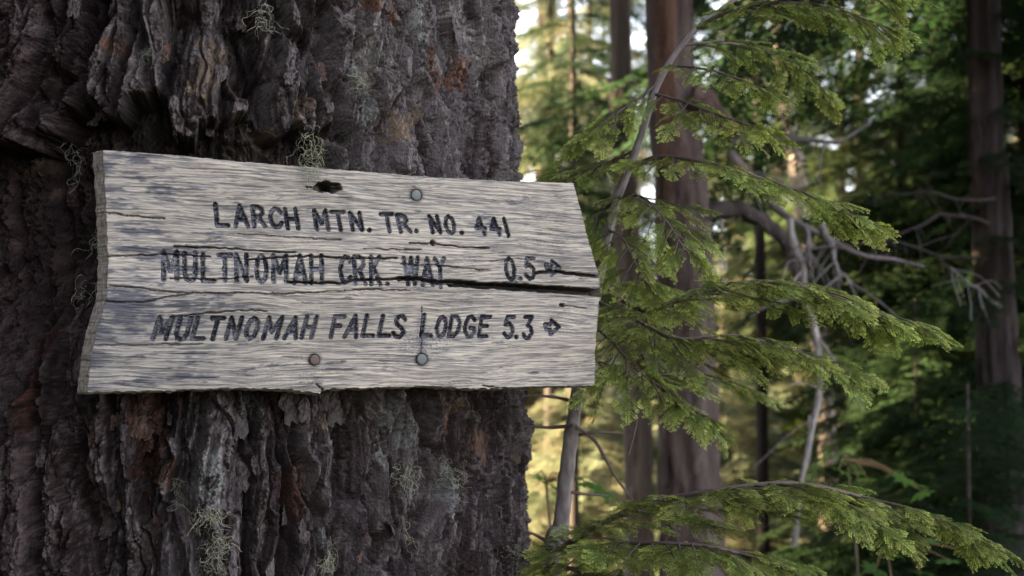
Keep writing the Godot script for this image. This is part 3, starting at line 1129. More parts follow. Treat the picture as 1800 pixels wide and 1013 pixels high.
func make_bough(seed_: int, dense: float) -> ArrayMesh:   # a flat conifer bough one metre long
	rng.seed = seed_
	var st := SurfaceTool.new()
	st.begin(Mesh.PRIMITIVE_TRIANGLES)
	var one := Color(1, 1, 1)
	var tip := Color(1.7, 1.5, 1.1)
	var bark := Color(0.9, 0.55, 0.6)
	var n := int(24 * dense)
	needled_twig(st, Vector3.ZERO, Vector3(1, 0.1, 0), 1.0, 0.5, 0.022, 0.05, 0.008, one, tip, bark, 0.007)
	for k in n:
		var t := 0.06 + 0.90 * k / n
		var sg := 1.0 if k % 2 == 0 else -1.0
		var p := Vector3(t, 0.08 * t - 0.24 * t * t, 0)
		var l := (0.42 * pow(1.0 - t, 0.7) + 0.07) * rng.randf_range(0.6, 1.2)
		var dir := Vector3(0.8, rng.randf_range(-0.25, 0.12), sg * rng.randf_range(0.6, 1.0)).normalized()
		needled_twig(st, p, dir, l, rng.randf_range(0.3, 0.8), 0.020, 0.045, 0.0075, one, tip, bark, 0.003)
		for u in 3:
			var q: Vector3 = p + dir * l * (0.25 + 0.22 * u) - Vector3(0, 0.05 * l, 0)
			var s2 := 1.0 if u % 2 == 0 else -1.0
			var dd := (dir + dir.cross(Vector3.UP) * s2 * 0.8 + Vector3(0, -0.1, 0)).normalized()
			needled_twig(st, q, dd, l * 0.38, 0.4, 0.022, 0.04, 0.0075, one, tip, bark, 0.002)
	return st.commit()

# ------------------------------------------------------------------ young hemlock in front
func hemlock_branch(parent: Node3D, pts: Array, r: float, reach_: float, count_: int, hang_ := 0.25, tone := 1.0, from := 0.12) -> void:
	var reach := reach_ * 0.85
	var count := int(count_ * 0.86)
	var hang := hang_ * 0.6
	var local := []
	for p in pts:
		local.append(p - parent.position)
	var br := part("branch", limb(local, r * 0.7, r * 0.22, 7, 5, Color(0.13, 0.095, 0.078), Color(0.075, 0.055, 0.046), 0.3, count), M.twig, parent)
	var path := smooth_path(local, 12)
	var places := [[], [], []]
	var tints := [[], [], []]
	var twigs := []
	for k in count:
		var t := lerpf(from, 1.0, pow(float(k) / maxf(count - 1, 1), 0.9))
		var fi := t * (path.size() - 1)
		var i0 := mini(int(fi), path.size() - 2)
		var p: Vector3 = path[i0].lerp(path[i0 + 1], fi - i0)
		var d: Vector3 = (path[i0 + 1] - path[i0]).normalized()
		var side := d.cross(Vector3.UP).normalized()
		var sg := 1.0 if k % 2 == 0 else -1.0
		var l := reach * (0.35 + 0.65 * sin(PI * clampf(0.12 + t * 0.80, 0.0, 1.0))) * rng.randf_range(0.55, 1.15)
		if t > 0.93:
			l *= 0.4
		var td := (d * rng.randf_range(0.5, 1.0) + side * sg * rng.randf_range(0.5, 1.0) + Vector3(0, rng.randf_range(-hang, 0.10), 0)).normalized()
		var end: Vector3 = p + td * l - Vector3(0, l * hang * 0.6, 0)
		var mid := (p + end) * 0.5 + Vector3(0, l * hang * 0.15, 0)
		twigs.append(limb([p, mid, end], 0.0017, 0.0006, 4, 3, Color(0.09, 0.065, 0.05), Color(0.06, 0.045, 0.036)))
		var n := maxi(2, int(l / 0.022))
		for q in n:
			var tt := (q + 0.6) / n
			var c: Vector3 = p.lerp(mid, tt * 2.0) if tt < 0.5 else mid.lerp(end, tt * 2.0 - 1.0)
			var s2 := 1.0 if q % 2 == 0 else -1.0
			if q == n - 1:
				s2 = 0.0
			var sd := td.cross(Vector3.UP).normalized()
			var x := (td * 0.9 + sd * s2 * rng.randf_range(0.45, 0.95) + Vector3(0, rng.randf_range(-0.25, 0.10) - hang * 0.3, 0)).normalized()
			var up := (Vector3.UP + Vector3(rng.randf_range(-0.55, 0.55), 0, rng.randf_range(-0.55, 0.55))).normalized()
			var z := x.cross(up).normalized()
			var y := z.cross(x)
			var sc := rng.randf_range(0.34, 0.60) * (1.0 if l > 0.08 else 0.8)
			var v := (k + q) % 3
			places[v].append(Transform3D(Basis(x, y, z).scaled(Vector3.ONE * sc), c))
			var g := rng.randf_range(0.7, 1.25) * tone
			tints[v].append(Color(g * rng.randf_range(0.9, 1.1), g, g * rng.randf_range(0.8, 1.1)))
	part("twigs", join(twigs), M.twig, br, "stuff")
	for v in 3:
		if places[v].size():
			multi("foliage", spray_meshes[v], M.needle, br, places[v], tints[v])

func build_hemlock() -> void:
	rng.seed = 77
	var base := at(968, 1010, 2.19)
	var gy := ground_y(base.x, base.z)
	var t := thing("young_hemlock_tree", "slender young hemlock with fresh green drooping sprays growing right behind the sign", "tree", Vector3(base.x - 0.03, gy, base.z))
	var o := t.position
	var stem := [Vector3(0, -0.05, 0), Vector3(0.0, (base.y - gy) * 0.5, 0), base - o]
	for q in [[985, 930], [1000, 800], [1015, 690], [1040, 560], [1062, 440], [1085, 350], [1120, 260], [1158, 145], [1215, 60], [1290, 0], [1400, -90], [1560, -230]]:
		stem.append(at(q[0], q[1], 2.2) - o)
	part("stem", limb(stem, 0.0222, 0.0020, 14, 14, Color(0.235, 0.20, 0.18), Color(0.125, 0.10, 0.09), 0.22, 3, 0.5), M.twig, t)
	var D := 2.2
	# upper left tuft and small ones
	hemlock_branch(t, [at(1158, 145, D), at(1120, 175, D - 0.02), at(1075, 205, D - 0.05), at(1035, 235, D - 0.08)], 0.0030, 0.075, 18, 0.5, 1.1)
	hemlock_branch(t, [at(1120, 260, D), at(1075, 285, D + 0.04), at(1020, 300, D + 0.08), at(985, 300, D + 0.1)], 0.0028, 0.06, 14, 0.4)
	hemlock_branch(t, [at(1150, 165, D), at(1205, 180, D - 0.06), at(1270, 205, D - 0.12), at(1325, 222, D - 0.16)], 0.0040, 0.085, 22, 0.45, 1.1)
	hemlock_branch(t, [at(1105, 300, D), at(1160, 275, D - 0.08), at(1260, 290, D - 0.16), at(1370, 325, D - 0.2), at(1450, 355, D - 0.22), at(1520, 390, D - 0.22)], 0.0052, 0.10, 40, 0.42, 1.05, 0.05)
	hemlock_branch(t, [at(1085, 350, D), at(1125, 345, D - 0.1), at(1165, 380, D - 0.2), at(1205, 440, D - 0.25)], 0.0036, 0.09, 24, 0.6, 1.1)
	hemlock_branch(t, [at(1080, 365, D), at(1050, 380, D + 0.02), at(1040, 420, D)], 0.0025, 0.055, 10, 0.5)
	hemlock_branch(t, [at(1070, 405, D), at(1095, 420, D - 0.1), at(1120, 470, D - 0.15), at(1140, 505, D - 0.16)], 0.0030, 0.07, 16, 0.6)
	# top right arcs
	hemlock_branch(t, [at(1225, 50, D), at(1285, 18, D - 0.05), at(1370, 5, D - 0.1), at(1470, 15, D - 0.12), at(1565, 52, D - 0.12)], 0.0050, 0.085, 34, 0.5, 1.0)
	hemlock_branch(t, [at(1200, 80, D), at(1255, 75, D + 0.06), at(1330, 85, D + 0.12), at(1400, 120, D + 0.14), at(1450, 160, D + 0.14)], 0.0036, 0.075, 24, 0.5, 0.95)
	hemlock_branch(t, [at(1175, 115, D), at(1230, 120, D - 0.1), at(1290, 135, D - 0.15), at(1345, 160, D - 0.16)], 0.003, 0.065, 16, 0.5, 1.0)
	hemlock_branch(t, [at(1330, -30, D), at(1400, -40, D - 0.1), at(1480, -35, D - 0.2), at(1580, -10, D - 0.2)], 0.0036, 0.085, 20, 0.5, 0.9)
	# big middle bough
	hemlock_branch(t, [at(1058, 500, D), at(1130, 545, D - 0.15), at(1215, 520, D - 0.25), at(1330, 495, D - 0.3), at(1430, 510, D - 0.32), at(1530, 545, D - 0.32), at(1612, 575, D - 0.3)], 0.0060, 0.12, 62, 0.42, 1.0, 0.06)
	hemlock_branch(t, [at(1050, 530, D), at(1110, 560, D - 0.05), at(1190, 595, D - 0.1), at(1290, 590, D - 0.1), at(1400, 615, D - 0.08), at(1490, 655, D - 0.06)], 0.0050, 0.12, 52, 0.5, 0.95, 0.06)
	hemlock_branch(t, [at(1040, 570, D), at(1075, 600, D - 0.12), at(1120, 650, D - 0.18), at(1190, 700, D - 0.2), at(1245, 735, D - 0.2)], 0.0040, 0.10, 34, 0.55, 1.0)
	hemlock_branch(t, [at(1058, 510, D), at(1080, 500, D + 0.06), at(1140, 500, D + 0.12), at(1210, 530, D + 0.15)], 0.0030, 0.09, 22, 0.4, 0.9)
	hemlock_branch(t, [at(1030, 610, D), at(1080, 660, D + 0.1), at(1150, 660, D + 0.2), at(1240, 660, D + 0.25), at(1330, 690, D + 0.25)], 0.0036, 0.10, 28, 0.4, 0.85)
	# big bottom bough
	hemlock_branch(t, [at(972, 975, D), at(1050, 925, D - 0.1), at(1135, 888, D - 0.2), at(1260, 862, D - 0.28), at(1390, 850, D - 0.3), at(1500, 870, D - 0.3), at(1620, 905, D - 0.28), at(1715, 955, D - 0.25)], 0.0070, 0.15, 86, 0.42, 0.9, 0.03)
	hemlock_branch(t, [at(975, 965, D), at(1040, 960, D - 0.2), at(1130, 955, D - 0.35), at(1240, 960, D - 0.42), at(1340, 985, D - 0.42), at(1420, 1020, D - 0.42)], 0.0050, 0.14, 56, 0.4, 0.9, 0.02)
	hemlock_branch(t, [at(970, 990, D), at(1040, 1010, D - 0.3), at(1130, 1020, D - 0.45), at(1250, 1040, D - 0.5), at(1380, 1080, D - 0.5)], 0.0046, 0.13, 44, 0.4, 0.85, 0.02)
	hemlock_branch(t, [at(985, 940, D), at(1010, 960, D + 0.1), at(960, 985, D + 0.2), at(930, 1010, D + 0.2)], 0.0040, 0.09, 20, 0.4, 0.85)
	# bare twigs
	for q in [[[1012, 750], [1045, 775], [1080, 835], [1105, 870], [1122, 892]], [[1005, 748], [970, 752], [935, 750], [915, 752]], [[1012, 708], [985, 700], [945, 696], [915, 698]], [[975, 955], [955, 948], [935, 938], [915, 935]], [[980, 960], [1010, 948], [1040, 940]], [[1012, 765], [1050, 760], [1095, 762]], [[990, 862], [1020, 868], [1070, 872]], [[1110, 700], [1118, 740], [1105, 800]], [[1118, 600], [1140, 650], [1150, 700]]]:
		var l := []
		for e in q:
			l.append(at(e[0], e[1], 2.2 + rng.randf_range(-0.02, 0.02)) - o)
		part("bare_twig", limb(l, 0.0034, 0.0012, 6, 5, Color(0.17, 0.12, 0.10), Color(0.10, 0.075, 0.065), 0.3), M.twig, t)

# ------------------------------------------------------------------ lichen
func lichen(px: float, py: float, wide: float, tall: float, strands: int, label: String, hang := 1.0, colour := Color(0.30, 0.285, 0.185)) -> void:
	var c := bark_point(px, py, 0.004)
	if px > 500 and py > 262 and py < 420 and px < 600:
		c = at(px, py, 1.70)
	var o := thing_mesh(label, c)
	var st := SurfaceTool.new()
	st.begin(Mesh.PRIMITIVE_TRIANGLES)
	for k in int(strands * 1.3):
		var p := bark_point(px + rng.randf_range(-wide, wide) * 0.5, py + rng.randf_range(-tall, tall) * 0.5, 0.003) if c.distance_to(bark_point(px, py)) < 0.06 else c + Vector3(rng.randf_range(-wide, wide), rng.randf_range(-tall, tall), 0) * 0.0004
		if p.distance_to(c) > 0.06:
			p = c
		p -= c
		var d := Vector3(rng.randf_range(-1, 1), rng.randf_range(-0.6, 0.8), rng.randf_range(0.1, 1.0)).normalized()
		var curl := Vector3(rng.randf_range(-1, 1), rng.randf_range(-1, 1), rng.randf_range(-1, 1)).normalized()
		var n := rng.randi_range(7, 16)
		var r := rng.randf_range(0.00020, 0.00036)
		var cc := colour * rng.randf_range(0.7, 1.25)
		for q in n:
			d = (d + d.cross(curl) * 0.55 + Vector3(rng.randf_range(-0.5, 0.5), rng.randf_range(-0.4, 0.3) - 0.12 * hang, rng.randf_range(-0.35, 0.3))).normalized()
			if rng.randf() < 0.25:
				curl = Vector3(rng.randf_range(-1, 1), rng.randf_range(-1, 1), rng.randf_range(-1, 1)).normalized()
			var e := p + d * rng.randf_range(0.0018, 0.0036)
			stick(st, p, e, r, cc)
			p = e
	o.mesh = st.commit()

func thing_mesh(label: String, where: Vector3) -> MeshInstance3D:
	var o := MeshInstance3D.new()
	o.name = numbered("lichen_tuft")
	add_child(o, true)
	o.position = where
	o.material_override = M.lichen
	tag(o, label, "lichen", "lichen tufts on the old fir")
	return o

func build_lichen() -> void:
	rng.seed = 501
	lichen(592, 985, 26, 40, 60, "thick pale yellow lichen tuft low on the fir, below the middle of the sign")
	lichen(890, 985, 18, 62, 60, "tall pale lichen tuft near the right edge of the fir, at the foot")
	lichen(378, 970, 26, 70, 70, "long straggly yellow lichen tuft low on the fir, under the word MULTNOMAH")
	lichen(365, 900, 34, 20, 34, "sparse grey green lichen strands just above the long straggly tuft")
	lichen(308, 870, 16, 50, 26, "faint grey lichen tuft in a reddish furrow low on the fir")
	lichen(797, 835, 26, 40, 34, "crisp curly lichen tuft right of the long dark crack below the sign")
	lichen(718, 830, 24, 22, 22, "curled pale lichen on light crusted bark below the nail at the sign's foot")
	lichen(735, 950, 8, 70, 24, "narrow vertical lichen streak beside the lower end of the dark crack")
	lichen(645, 148, 22, 26, 30, "bright curly lichen tuft on the fir above the sign, beside the main furrow", 0.3)
	lichen(892, 300, 16, 16, 14, "small lichen wisp just above the sign where the fir's edge meets it")
	lichen(545, 268, 30, 60, 46, "hanging tangle of pale lichen that dangles over the sign's top edge")
	lichen(110, 395, 22, 60, 40, "grey green lichen tangle in the dark hollow left of the sign", 1.4, Color(0.27, 0.27, 0.19))
	lichen(90, 505, 40, 60, 16, "thin pale lichen threads spread low in the hollow left of the sign", 1.2, Color(0.3, 0.28, 0.22))
	lichen(70, 262, 12, 60, 22, "dangling grey lichen under the overhanging bark at the far left", 2.0, Color(0.2, 0.2, 0.16))
	lichen(465, 30, 20, 50, 24, "forked pale lichen strands on dark bark high above the sign", 1.6, Color(0.32, 0.31, 0.22))
	lichen(262, 95, 16, 30, 20, "dull green lichen wisps on the leaning bark plate above the sign", 1.2, Color(0.2, 0.21, 0.14))

# ------------------------------------------------------------------ trees behind
func bark_bole(pts: Array, r0: float, r1: float, seed_: int, c0: Color, c1: Color, c2 := Color(0, 0, 0), strip := -9.0) -> ArrayMesh:
	var path := smooth_path(pts, 18)
	var h := path.size()
	var sides := 40
	var w := sides + 1
	var n1 := simplex(seed_, 4, 0.55)
	var n2 := cells(seed_ + 3, FastNoiseLite.RETURN_DISTANCE2_SUB)
	var pos := PackedVector3Array()
	var col := PackedColorArray()
	for j in h:
		var t := float(j) / (h - 1)
		var r := lerpf(r0, r1, t)
		for i in w:
			var a := TAU * float(i % sides) / sides
			var y := path[j].y
			var f := n2.get_noise_2d((i % sides) * 0.42, y * 3.2) + 1.0
			var v := n1.get_noise_3d(cos(a) * 1.6, y * 1.1, sin(a) * 1.6)
			var rr := r * (1.0 + 0.16 * v - 0.15 * (1.0 - smoothstep(0.0, 0.3, f)))
			pos.append(path[j] + Vector3(sin(a) * rr, 0, cos(a) * rr))
			var c := c0.lerp(c1, clampf(0.5 + v * 1.3, 0.0, 1.0))
			if strip > -5.0:
				var da := absf(angle_difference(a, strip)) + v * 0.35
				c = c.lerp(c2, (1.0 - smoothstep(0.45, 0.62, da)) * smoothstep(1.9, 2.3, y + v))
			col.append(c)
	return grid_mesh(w, h, pos, col)

func boughs(parent: Node3D, called: String, base_h: float, top_h: float, spread: float, n: int, tone: Color, slope := 0.3, lop := 0.0, jit := 0.35) -> void:
	var pl := [[], []]
	var tn := [[], []]
	for k in n:
		var t := pow((k + rng.randf()) / n, 0.9)
		var y := lerpf(base_h, top_h, t)
		var len_ := spread * pow(1.0 - 0.92 * t, 0.75) * rng.randf_range(0.6, 1.15)
		var az := k * 2.39996 + rng.randf_range(-0.5, 0.5)
		if lop > 0.0 and cos(az) > 0.6:
			len_ *= 1.0 - lop
		var dn := slope * (1.0 - t) + rng.randf_range(-jit, jit) * 0.5
		var b := Basis(Vector3.UP, az) * Basis(Vector3(0, 0, 1), -dn) * Basis(Vector3(1, 0, 0), rng.randf_range(-jit, jit))
		var v := k % 2
		var g := rng.randf_range(0.65, 1.35)
		pl[v].append(Transform3D(b.scaled(Vector3.ONE * len_), Vector3(0, y, 0)))
		tn[v].append(Color(tone.r * g * rng.randf_range(0.9, 1.15), tone.g * g, tone.b * g))
		if len_ > 0.9:
			for e in 2:
				var b2 := Basis(Vector3.UP, az + (0.5 if e == 0 else -0.5) + rng.randf_range(-0.2, 0.2)) * Basis(Vector3(0, 0, 1), -dn - rng.randf_range(0.0, 0.5)) * Basis(Vector3(1, 0, 0), rng.randf_range(-jit, jit))
				pl[1 - v].append(Transform3D(b2.scaled(Vector3.ONE * len_ * rng.randf_range(0.45, 0.65)), Vector3(0, y, 0) + b * Vector3(len_ * rng.randf_range(0.2, 0.5), 0, 0)))
				var g2 := rng.randf_range(0.65, 1.35)
				tn[1 - v].append(Color(tone.r * g2, tone.g * g2, tone.b * g2))
	for v in 2:
		multi(called, bough_meshes[v], M.needle, parent, pl[v], tn[v])

func young_tree(px: float, depth: float, height: float, base_h: float, spread: float, n: int, tone: Color, label: String, called := "young_conifer", slope := 0.3) -> Node3D:
	var p := at(px, 600, depth)
	var gy := ground_y(p.x, p.z)
	var t := thing(called, label, "tree", Vector3(p.x, gy, p.z))
	var r := 0.008 + height * 0.008
	part("trunk", limb([Vector3(0, -0.1, 0), Vector3(rng.randf_range(-0.04, 0.04), height * 0.5, 0), Vector3(0, height, 0)], r, r * 0.2, 8, 8, Color(0.075, 0.058, 0.048), Color(0.045, 0.036, 0.03), 0.2), M.twig, t)
	boughs(t, "crown", base_h, height, spread, n, tone, slope)
	return t

func bole_tree(called: String, label: String, spots: Array, depth: float, hw: float, c0: Color, c1: Color, seed_: int, tall := 16.0, c2 := Color(0, 0, 0), strip := -9.0) -> Node3D:
	var pts := []
	var low: Vector3 = at(spots[0][0], spots[0][1], depth)
	var gy := ground_y(low.x, low.z)
	var o := Vector3(low.x, gy, low.z)
	var t := thing(called, label, "tree", o)
	if low.y > gy + 0.05:
		pts.append(Vector3(0, -0.2, 0))
	else:
		pts.append(Vector3(0, gy - 0.2 - gy, 0))
	for q in spots:
		var p := at(q[0], q[1], depth)
		p.z = low.z
		if p.y > gy:
			pts.append(p - o)
	var a: Vector3 = pts[pts.size() - 2]
	var b: Vector3 = pts[pts.size() - 1]
	var dd := (b - a).normalized()
	dd = (dd + Vector3(0, 2, 0)).normalized()
	pts.append(b + dd * (tall - b.y) * 0.5)
	pts.append(b + dd * (tall - b.y))
	var r := hw * depth / FOCAL
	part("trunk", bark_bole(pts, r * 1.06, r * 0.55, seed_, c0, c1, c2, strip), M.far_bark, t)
	return t

func dead(parent: Node3D, spots: Array, r0: float, r1: float, c0 := Color(0.17, 0.145, 0.14), c1 := Color(0.10, 0.08, 0.075), called := "dead_branch") -> void:
	var l := []
	for k in spots.size():
		var p := at(spots[k][0], spots[k][1], spots[k][2]) - parent.position
		if k > 0:
			var last: Vector3 = l[l.size() - 1]
			var d := last.distance_to(p)
			l.append(last.lerp(p, rng.randf_range(0.4, 0.6)) + Vector3(rng.randf_range(-1, 1), rng.randf_range(-1, 1), rng.randf_range(-1, 1)) * d * 0.07)
		l.append(p)
	var pieces := [limb(l, r0, r1, 8, 3, c0, c1, 0.8, int(spots[0][0]))]
	for k in 9:
		var q := rng.randi_range(1, l.size() - 2)
		var a: Vector3 = (l[q] as Vector3).lerp(l[q + 1], rng.randf())
		var d := Vector3(rng.randf_range(-1, 1), rng.randf_range(-1.0, 0.5), rng.randf_range(-1, 1)).normalized() * rng.randf_range(0.06, 0.28)
		var tw := [a, a + d * 0.5 + Vector3(0, rng.randf_range(-0.02, 0.02), 0), a + d + Vector3(rng.randf_range(-0.03, 0.03), -0.04, 0)]
		pieces.append(limb(tw, minf(r0 * 0.35, 0.005), 0.0015, 5, 3, c0, c1, 0.5, k))
	part(called, join(pieces), M.far_bark, parent)

func build_forest() -> void:
	rng.seed = 9001
	var dk0 := Color(0.064, 0.044, 0.037)
	var dk1 := Color(0.125, 0.092, 0.078)
	# the nearest big one, with its limbs
	var a := bole_tree("scarred_conifer", "stout conifer with a reddish stripped scar and a heavy drooping limb, behind the young hemlock", [[1216, 1013], [1213, 800], [1207, 500], [1195, 250], [1180, 0]], 5.5, 60, dk0, dk1, 3, 15.0, Color(0.12, 0.066, 0.044), -0.35)
	dead(a, [[1215, 392, 5.5], [1262, 368, 5.54], [1305, 368, 5.58], [1350, 396, 5.6], [1390, 438, 5.62], [1403, 480, 5.62], [1408, 530, 5.62]], 0.040, 0.017, Color(0.075, 0.058, 0.052), Color(0.045, 0.034, 0.03), "limb")
	dead(a, [[1215, 165, 5.5], [1250, 195, 5.5], [1285, 225, 5.48], [1318, 262, 5.46]], 0.065, 0.022, Color(0.12, 0.075, 0.06), Color(0.06, 0.042, 0.036), "limb")
	dead(a, [[1285, 270, 5.3], [1330, 325, 5.2], [1365, 365, 5.15], [1410, 395, 5.1], [1470, 425, 5.1], [1530, 452, 5.1], [1625, 470, 5.1]], 0.017, 0.006, Color(0.17, 0.14, 0.13), Color(0.09, 0.07, 0.066))
	dead(a, [[1388, 385, 5.1], [1412, 470, 5.05], [1428, 560, 5.0], [1441, 670, 5.0], [1427, 755, 5.0], [1408, 850, 5.0], [1396, 960, 5.0]], 0.014, 0.009, Color(0.34, 0.295, 0.265), Color(0.19, 0.16, 0.14))
	dead(a, [[1445, 395, 5.1], [1462, 430, 5.05], [1474, 478, 5.0], [1498, 502, 5.0]], 0.014, 0.005, Color(0.20, 0.17, 0.15), Color(0.12, 0.1, 0.09))
	dead(a, [[1415, 395, 5.1], [1420, 435, 5.05], [1424, 470, 5.0]], 0.009, 0.004)
	dead(a, [[1290, 250, 5.3], [1380, 245, 5.2], [1470, 250, 5.2], [1530, 215, 5.2]], 0.012, 0.004)
	boughs(a, "crown", 6.5, 15.0, 2.6, 90, Color(0.03, 0.06, 0.02))
	var b := bole_tree("slim_conifer", "slim brown conifer trunk just left of the scarred stout conifer", [[1124, 900], [1120, 700], [1105, 450], [1095, 200], [1093, 0]], 8.0, 27, Color(0.085, 0.062, 0.05), Color(0.13, 0.10, 0.085), 13, 15.0)
	boughs(b, "crown", 6.0, 15.0, 2.4, 80, Color(0.03, 0.06, 0.02))
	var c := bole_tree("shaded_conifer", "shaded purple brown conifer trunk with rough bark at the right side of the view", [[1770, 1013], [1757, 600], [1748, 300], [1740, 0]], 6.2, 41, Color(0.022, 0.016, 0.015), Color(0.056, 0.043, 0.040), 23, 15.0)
	dead(c, [[1745, 395, 6.2], [1690, 380, 6.1], [1650, 377, 6.0], [1600, 404, 5.95], [1545, 422, 5.9], [1475, 430, 5.9]], 0.010, 0.003, Color(0.085, 0.070, 0.064), Color(0.042, 0.034, 0.03))
	dead(c, [[1745, 455, 6.2], [1690, 452, 6.1], [1640, 446, 6.0], [1560, 420, 5.9]], 0.008, 0.003, Color(0.085, 0.070, 0.064), Color(0.042, 0.034, 0.03))
	dead(c, [[1748, 350, 6.1], [1700, 352, 5.95], [1640, 338, 5.9], [1590, 342, 5.9]], 0.008, 0.003, Color(0.085, 0.070, 0.064), Color(0.042, 0.034, 0.03))
	dead(c, [[1760, 540, 6.1], [1725, 510, 6.0], [1685, 482, 5.9], [1670, 470, 5.9]], 0.007, 0.003, Color(0.26, 0.24, 0.23), Color(0.16, 0.14, 0.13))
	boughs(c, "crown", 3.1, 15.0, 2.3, 110, Color(0.022, 0.045, 0.016))
	boughs(c, "low_foliage", 1.1, 3.4, 0.95, 30, Color(0.020, 0.040, 0.014), 0.5)
	var d := bole_tree("thin_dark_conifer", "thin dark conifer pole standing behind the hemlock's top sprays", [[1342, 900], [1340, 600], [1338, 300], [1335, 0]], 9.0, 11, Color(0.028, 0.022, 0.02), Color(0.05, 0.04, 0.035), 33, 12.0)
	boughs(d, "crown", 5.0, 12.0, 1.6, 50, Color(0.03, 0.06, 0.02))
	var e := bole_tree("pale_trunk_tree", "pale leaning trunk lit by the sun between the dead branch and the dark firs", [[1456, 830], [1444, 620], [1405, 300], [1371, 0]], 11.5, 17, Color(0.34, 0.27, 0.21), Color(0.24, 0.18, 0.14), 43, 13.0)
	boughs(e, "crown", 6.0, 13.0, 1.6, 40, Color(0.04, 0.07, 0.02))
	# dark young firs on the right
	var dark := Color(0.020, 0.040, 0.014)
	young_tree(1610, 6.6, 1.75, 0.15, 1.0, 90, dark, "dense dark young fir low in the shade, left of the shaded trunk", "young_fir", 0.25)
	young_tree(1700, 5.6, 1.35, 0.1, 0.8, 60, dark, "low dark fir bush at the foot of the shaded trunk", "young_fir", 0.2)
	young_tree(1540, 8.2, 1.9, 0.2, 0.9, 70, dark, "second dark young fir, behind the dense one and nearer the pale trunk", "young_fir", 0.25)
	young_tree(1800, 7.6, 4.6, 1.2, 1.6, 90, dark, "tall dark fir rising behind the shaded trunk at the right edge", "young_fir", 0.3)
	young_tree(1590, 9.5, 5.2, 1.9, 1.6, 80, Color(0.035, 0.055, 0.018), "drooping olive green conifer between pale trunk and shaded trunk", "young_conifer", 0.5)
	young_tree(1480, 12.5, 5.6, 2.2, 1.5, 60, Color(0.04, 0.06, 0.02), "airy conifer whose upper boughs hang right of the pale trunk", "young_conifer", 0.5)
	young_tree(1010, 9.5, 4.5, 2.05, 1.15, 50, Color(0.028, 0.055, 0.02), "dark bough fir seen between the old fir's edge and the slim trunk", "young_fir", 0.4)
	# sunlit growth, part of the sunlight put into the foliage colour
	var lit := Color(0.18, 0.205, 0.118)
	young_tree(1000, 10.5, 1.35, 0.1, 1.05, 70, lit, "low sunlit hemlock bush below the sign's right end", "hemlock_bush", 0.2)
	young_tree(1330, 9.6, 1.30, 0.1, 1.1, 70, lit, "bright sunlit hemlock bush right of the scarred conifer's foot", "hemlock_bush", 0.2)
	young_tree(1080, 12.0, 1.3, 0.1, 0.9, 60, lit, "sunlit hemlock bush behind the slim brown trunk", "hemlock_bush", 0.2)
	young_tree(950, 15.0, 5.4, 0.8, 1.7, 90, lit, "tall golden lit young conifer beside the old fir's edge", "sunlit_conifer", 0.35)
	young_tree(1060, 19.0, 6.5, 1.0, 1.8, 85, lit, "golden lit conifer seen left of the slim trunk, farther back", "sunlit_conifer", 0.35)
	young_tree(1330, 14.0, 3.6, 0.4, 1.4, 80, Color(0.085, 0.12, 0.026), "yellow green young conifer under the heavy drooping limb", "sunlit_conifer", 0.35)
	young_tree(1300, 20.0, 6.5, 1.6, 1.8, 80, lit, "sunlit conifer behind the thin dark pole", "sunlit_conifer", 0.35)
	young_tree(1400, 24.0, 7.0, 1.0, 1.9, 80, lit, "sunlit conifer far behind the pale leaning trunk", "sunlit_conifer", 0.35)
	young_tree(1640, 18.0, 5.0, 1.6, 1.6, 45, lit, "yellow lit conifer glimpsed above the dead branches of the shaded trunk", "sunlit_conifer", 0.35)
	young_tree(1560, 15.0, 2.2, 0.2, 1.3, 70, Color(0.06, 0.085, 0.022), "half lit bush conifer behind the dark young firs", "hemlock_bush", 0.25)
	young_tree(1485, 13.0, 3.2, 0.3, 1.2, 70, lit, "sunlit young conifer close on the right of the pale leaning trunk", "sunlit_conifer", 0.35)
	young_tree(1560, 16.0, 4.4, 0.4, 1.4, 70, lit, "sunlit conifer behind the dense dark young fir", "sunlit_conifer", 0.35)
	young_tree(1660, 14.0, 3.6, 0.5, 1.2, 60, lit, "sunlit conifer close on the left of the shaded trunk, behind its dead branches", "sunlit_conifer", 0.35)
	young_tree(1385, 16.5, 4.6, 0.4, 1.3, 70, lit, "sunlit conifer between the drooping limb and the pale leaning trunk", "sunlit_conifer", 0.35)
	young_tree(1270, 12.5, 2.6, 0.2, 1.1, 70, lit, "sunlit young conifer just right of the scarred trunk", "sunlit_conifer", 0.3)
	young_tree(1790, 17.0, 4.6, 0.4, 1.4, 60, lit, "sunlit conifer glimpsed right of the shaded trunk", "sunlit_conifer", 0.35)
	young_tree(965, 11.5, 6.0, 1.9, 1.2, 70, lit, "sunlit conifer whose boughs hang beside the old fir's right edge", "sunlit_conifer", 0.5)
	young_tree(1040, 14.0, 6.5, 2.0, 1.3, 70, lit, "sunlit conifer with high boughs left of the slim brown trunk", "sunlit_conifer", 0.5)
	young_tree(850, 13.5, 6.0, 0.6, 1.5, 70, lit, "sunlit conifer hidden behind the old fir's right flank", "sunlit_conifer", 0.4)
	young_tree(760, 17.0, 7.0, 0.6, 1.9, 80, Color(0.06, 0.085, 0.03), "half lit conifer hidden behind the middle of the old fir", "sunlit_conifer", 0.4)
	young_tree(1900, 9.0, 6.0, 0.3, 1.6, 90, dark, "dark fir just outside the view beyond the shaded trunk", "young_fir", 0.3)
	young_tree(2060, 7.5, 6.5, 0.3, 1.8, 90, dark, "broad dark fir standing farther right than all others", "young_fir", 0.3)
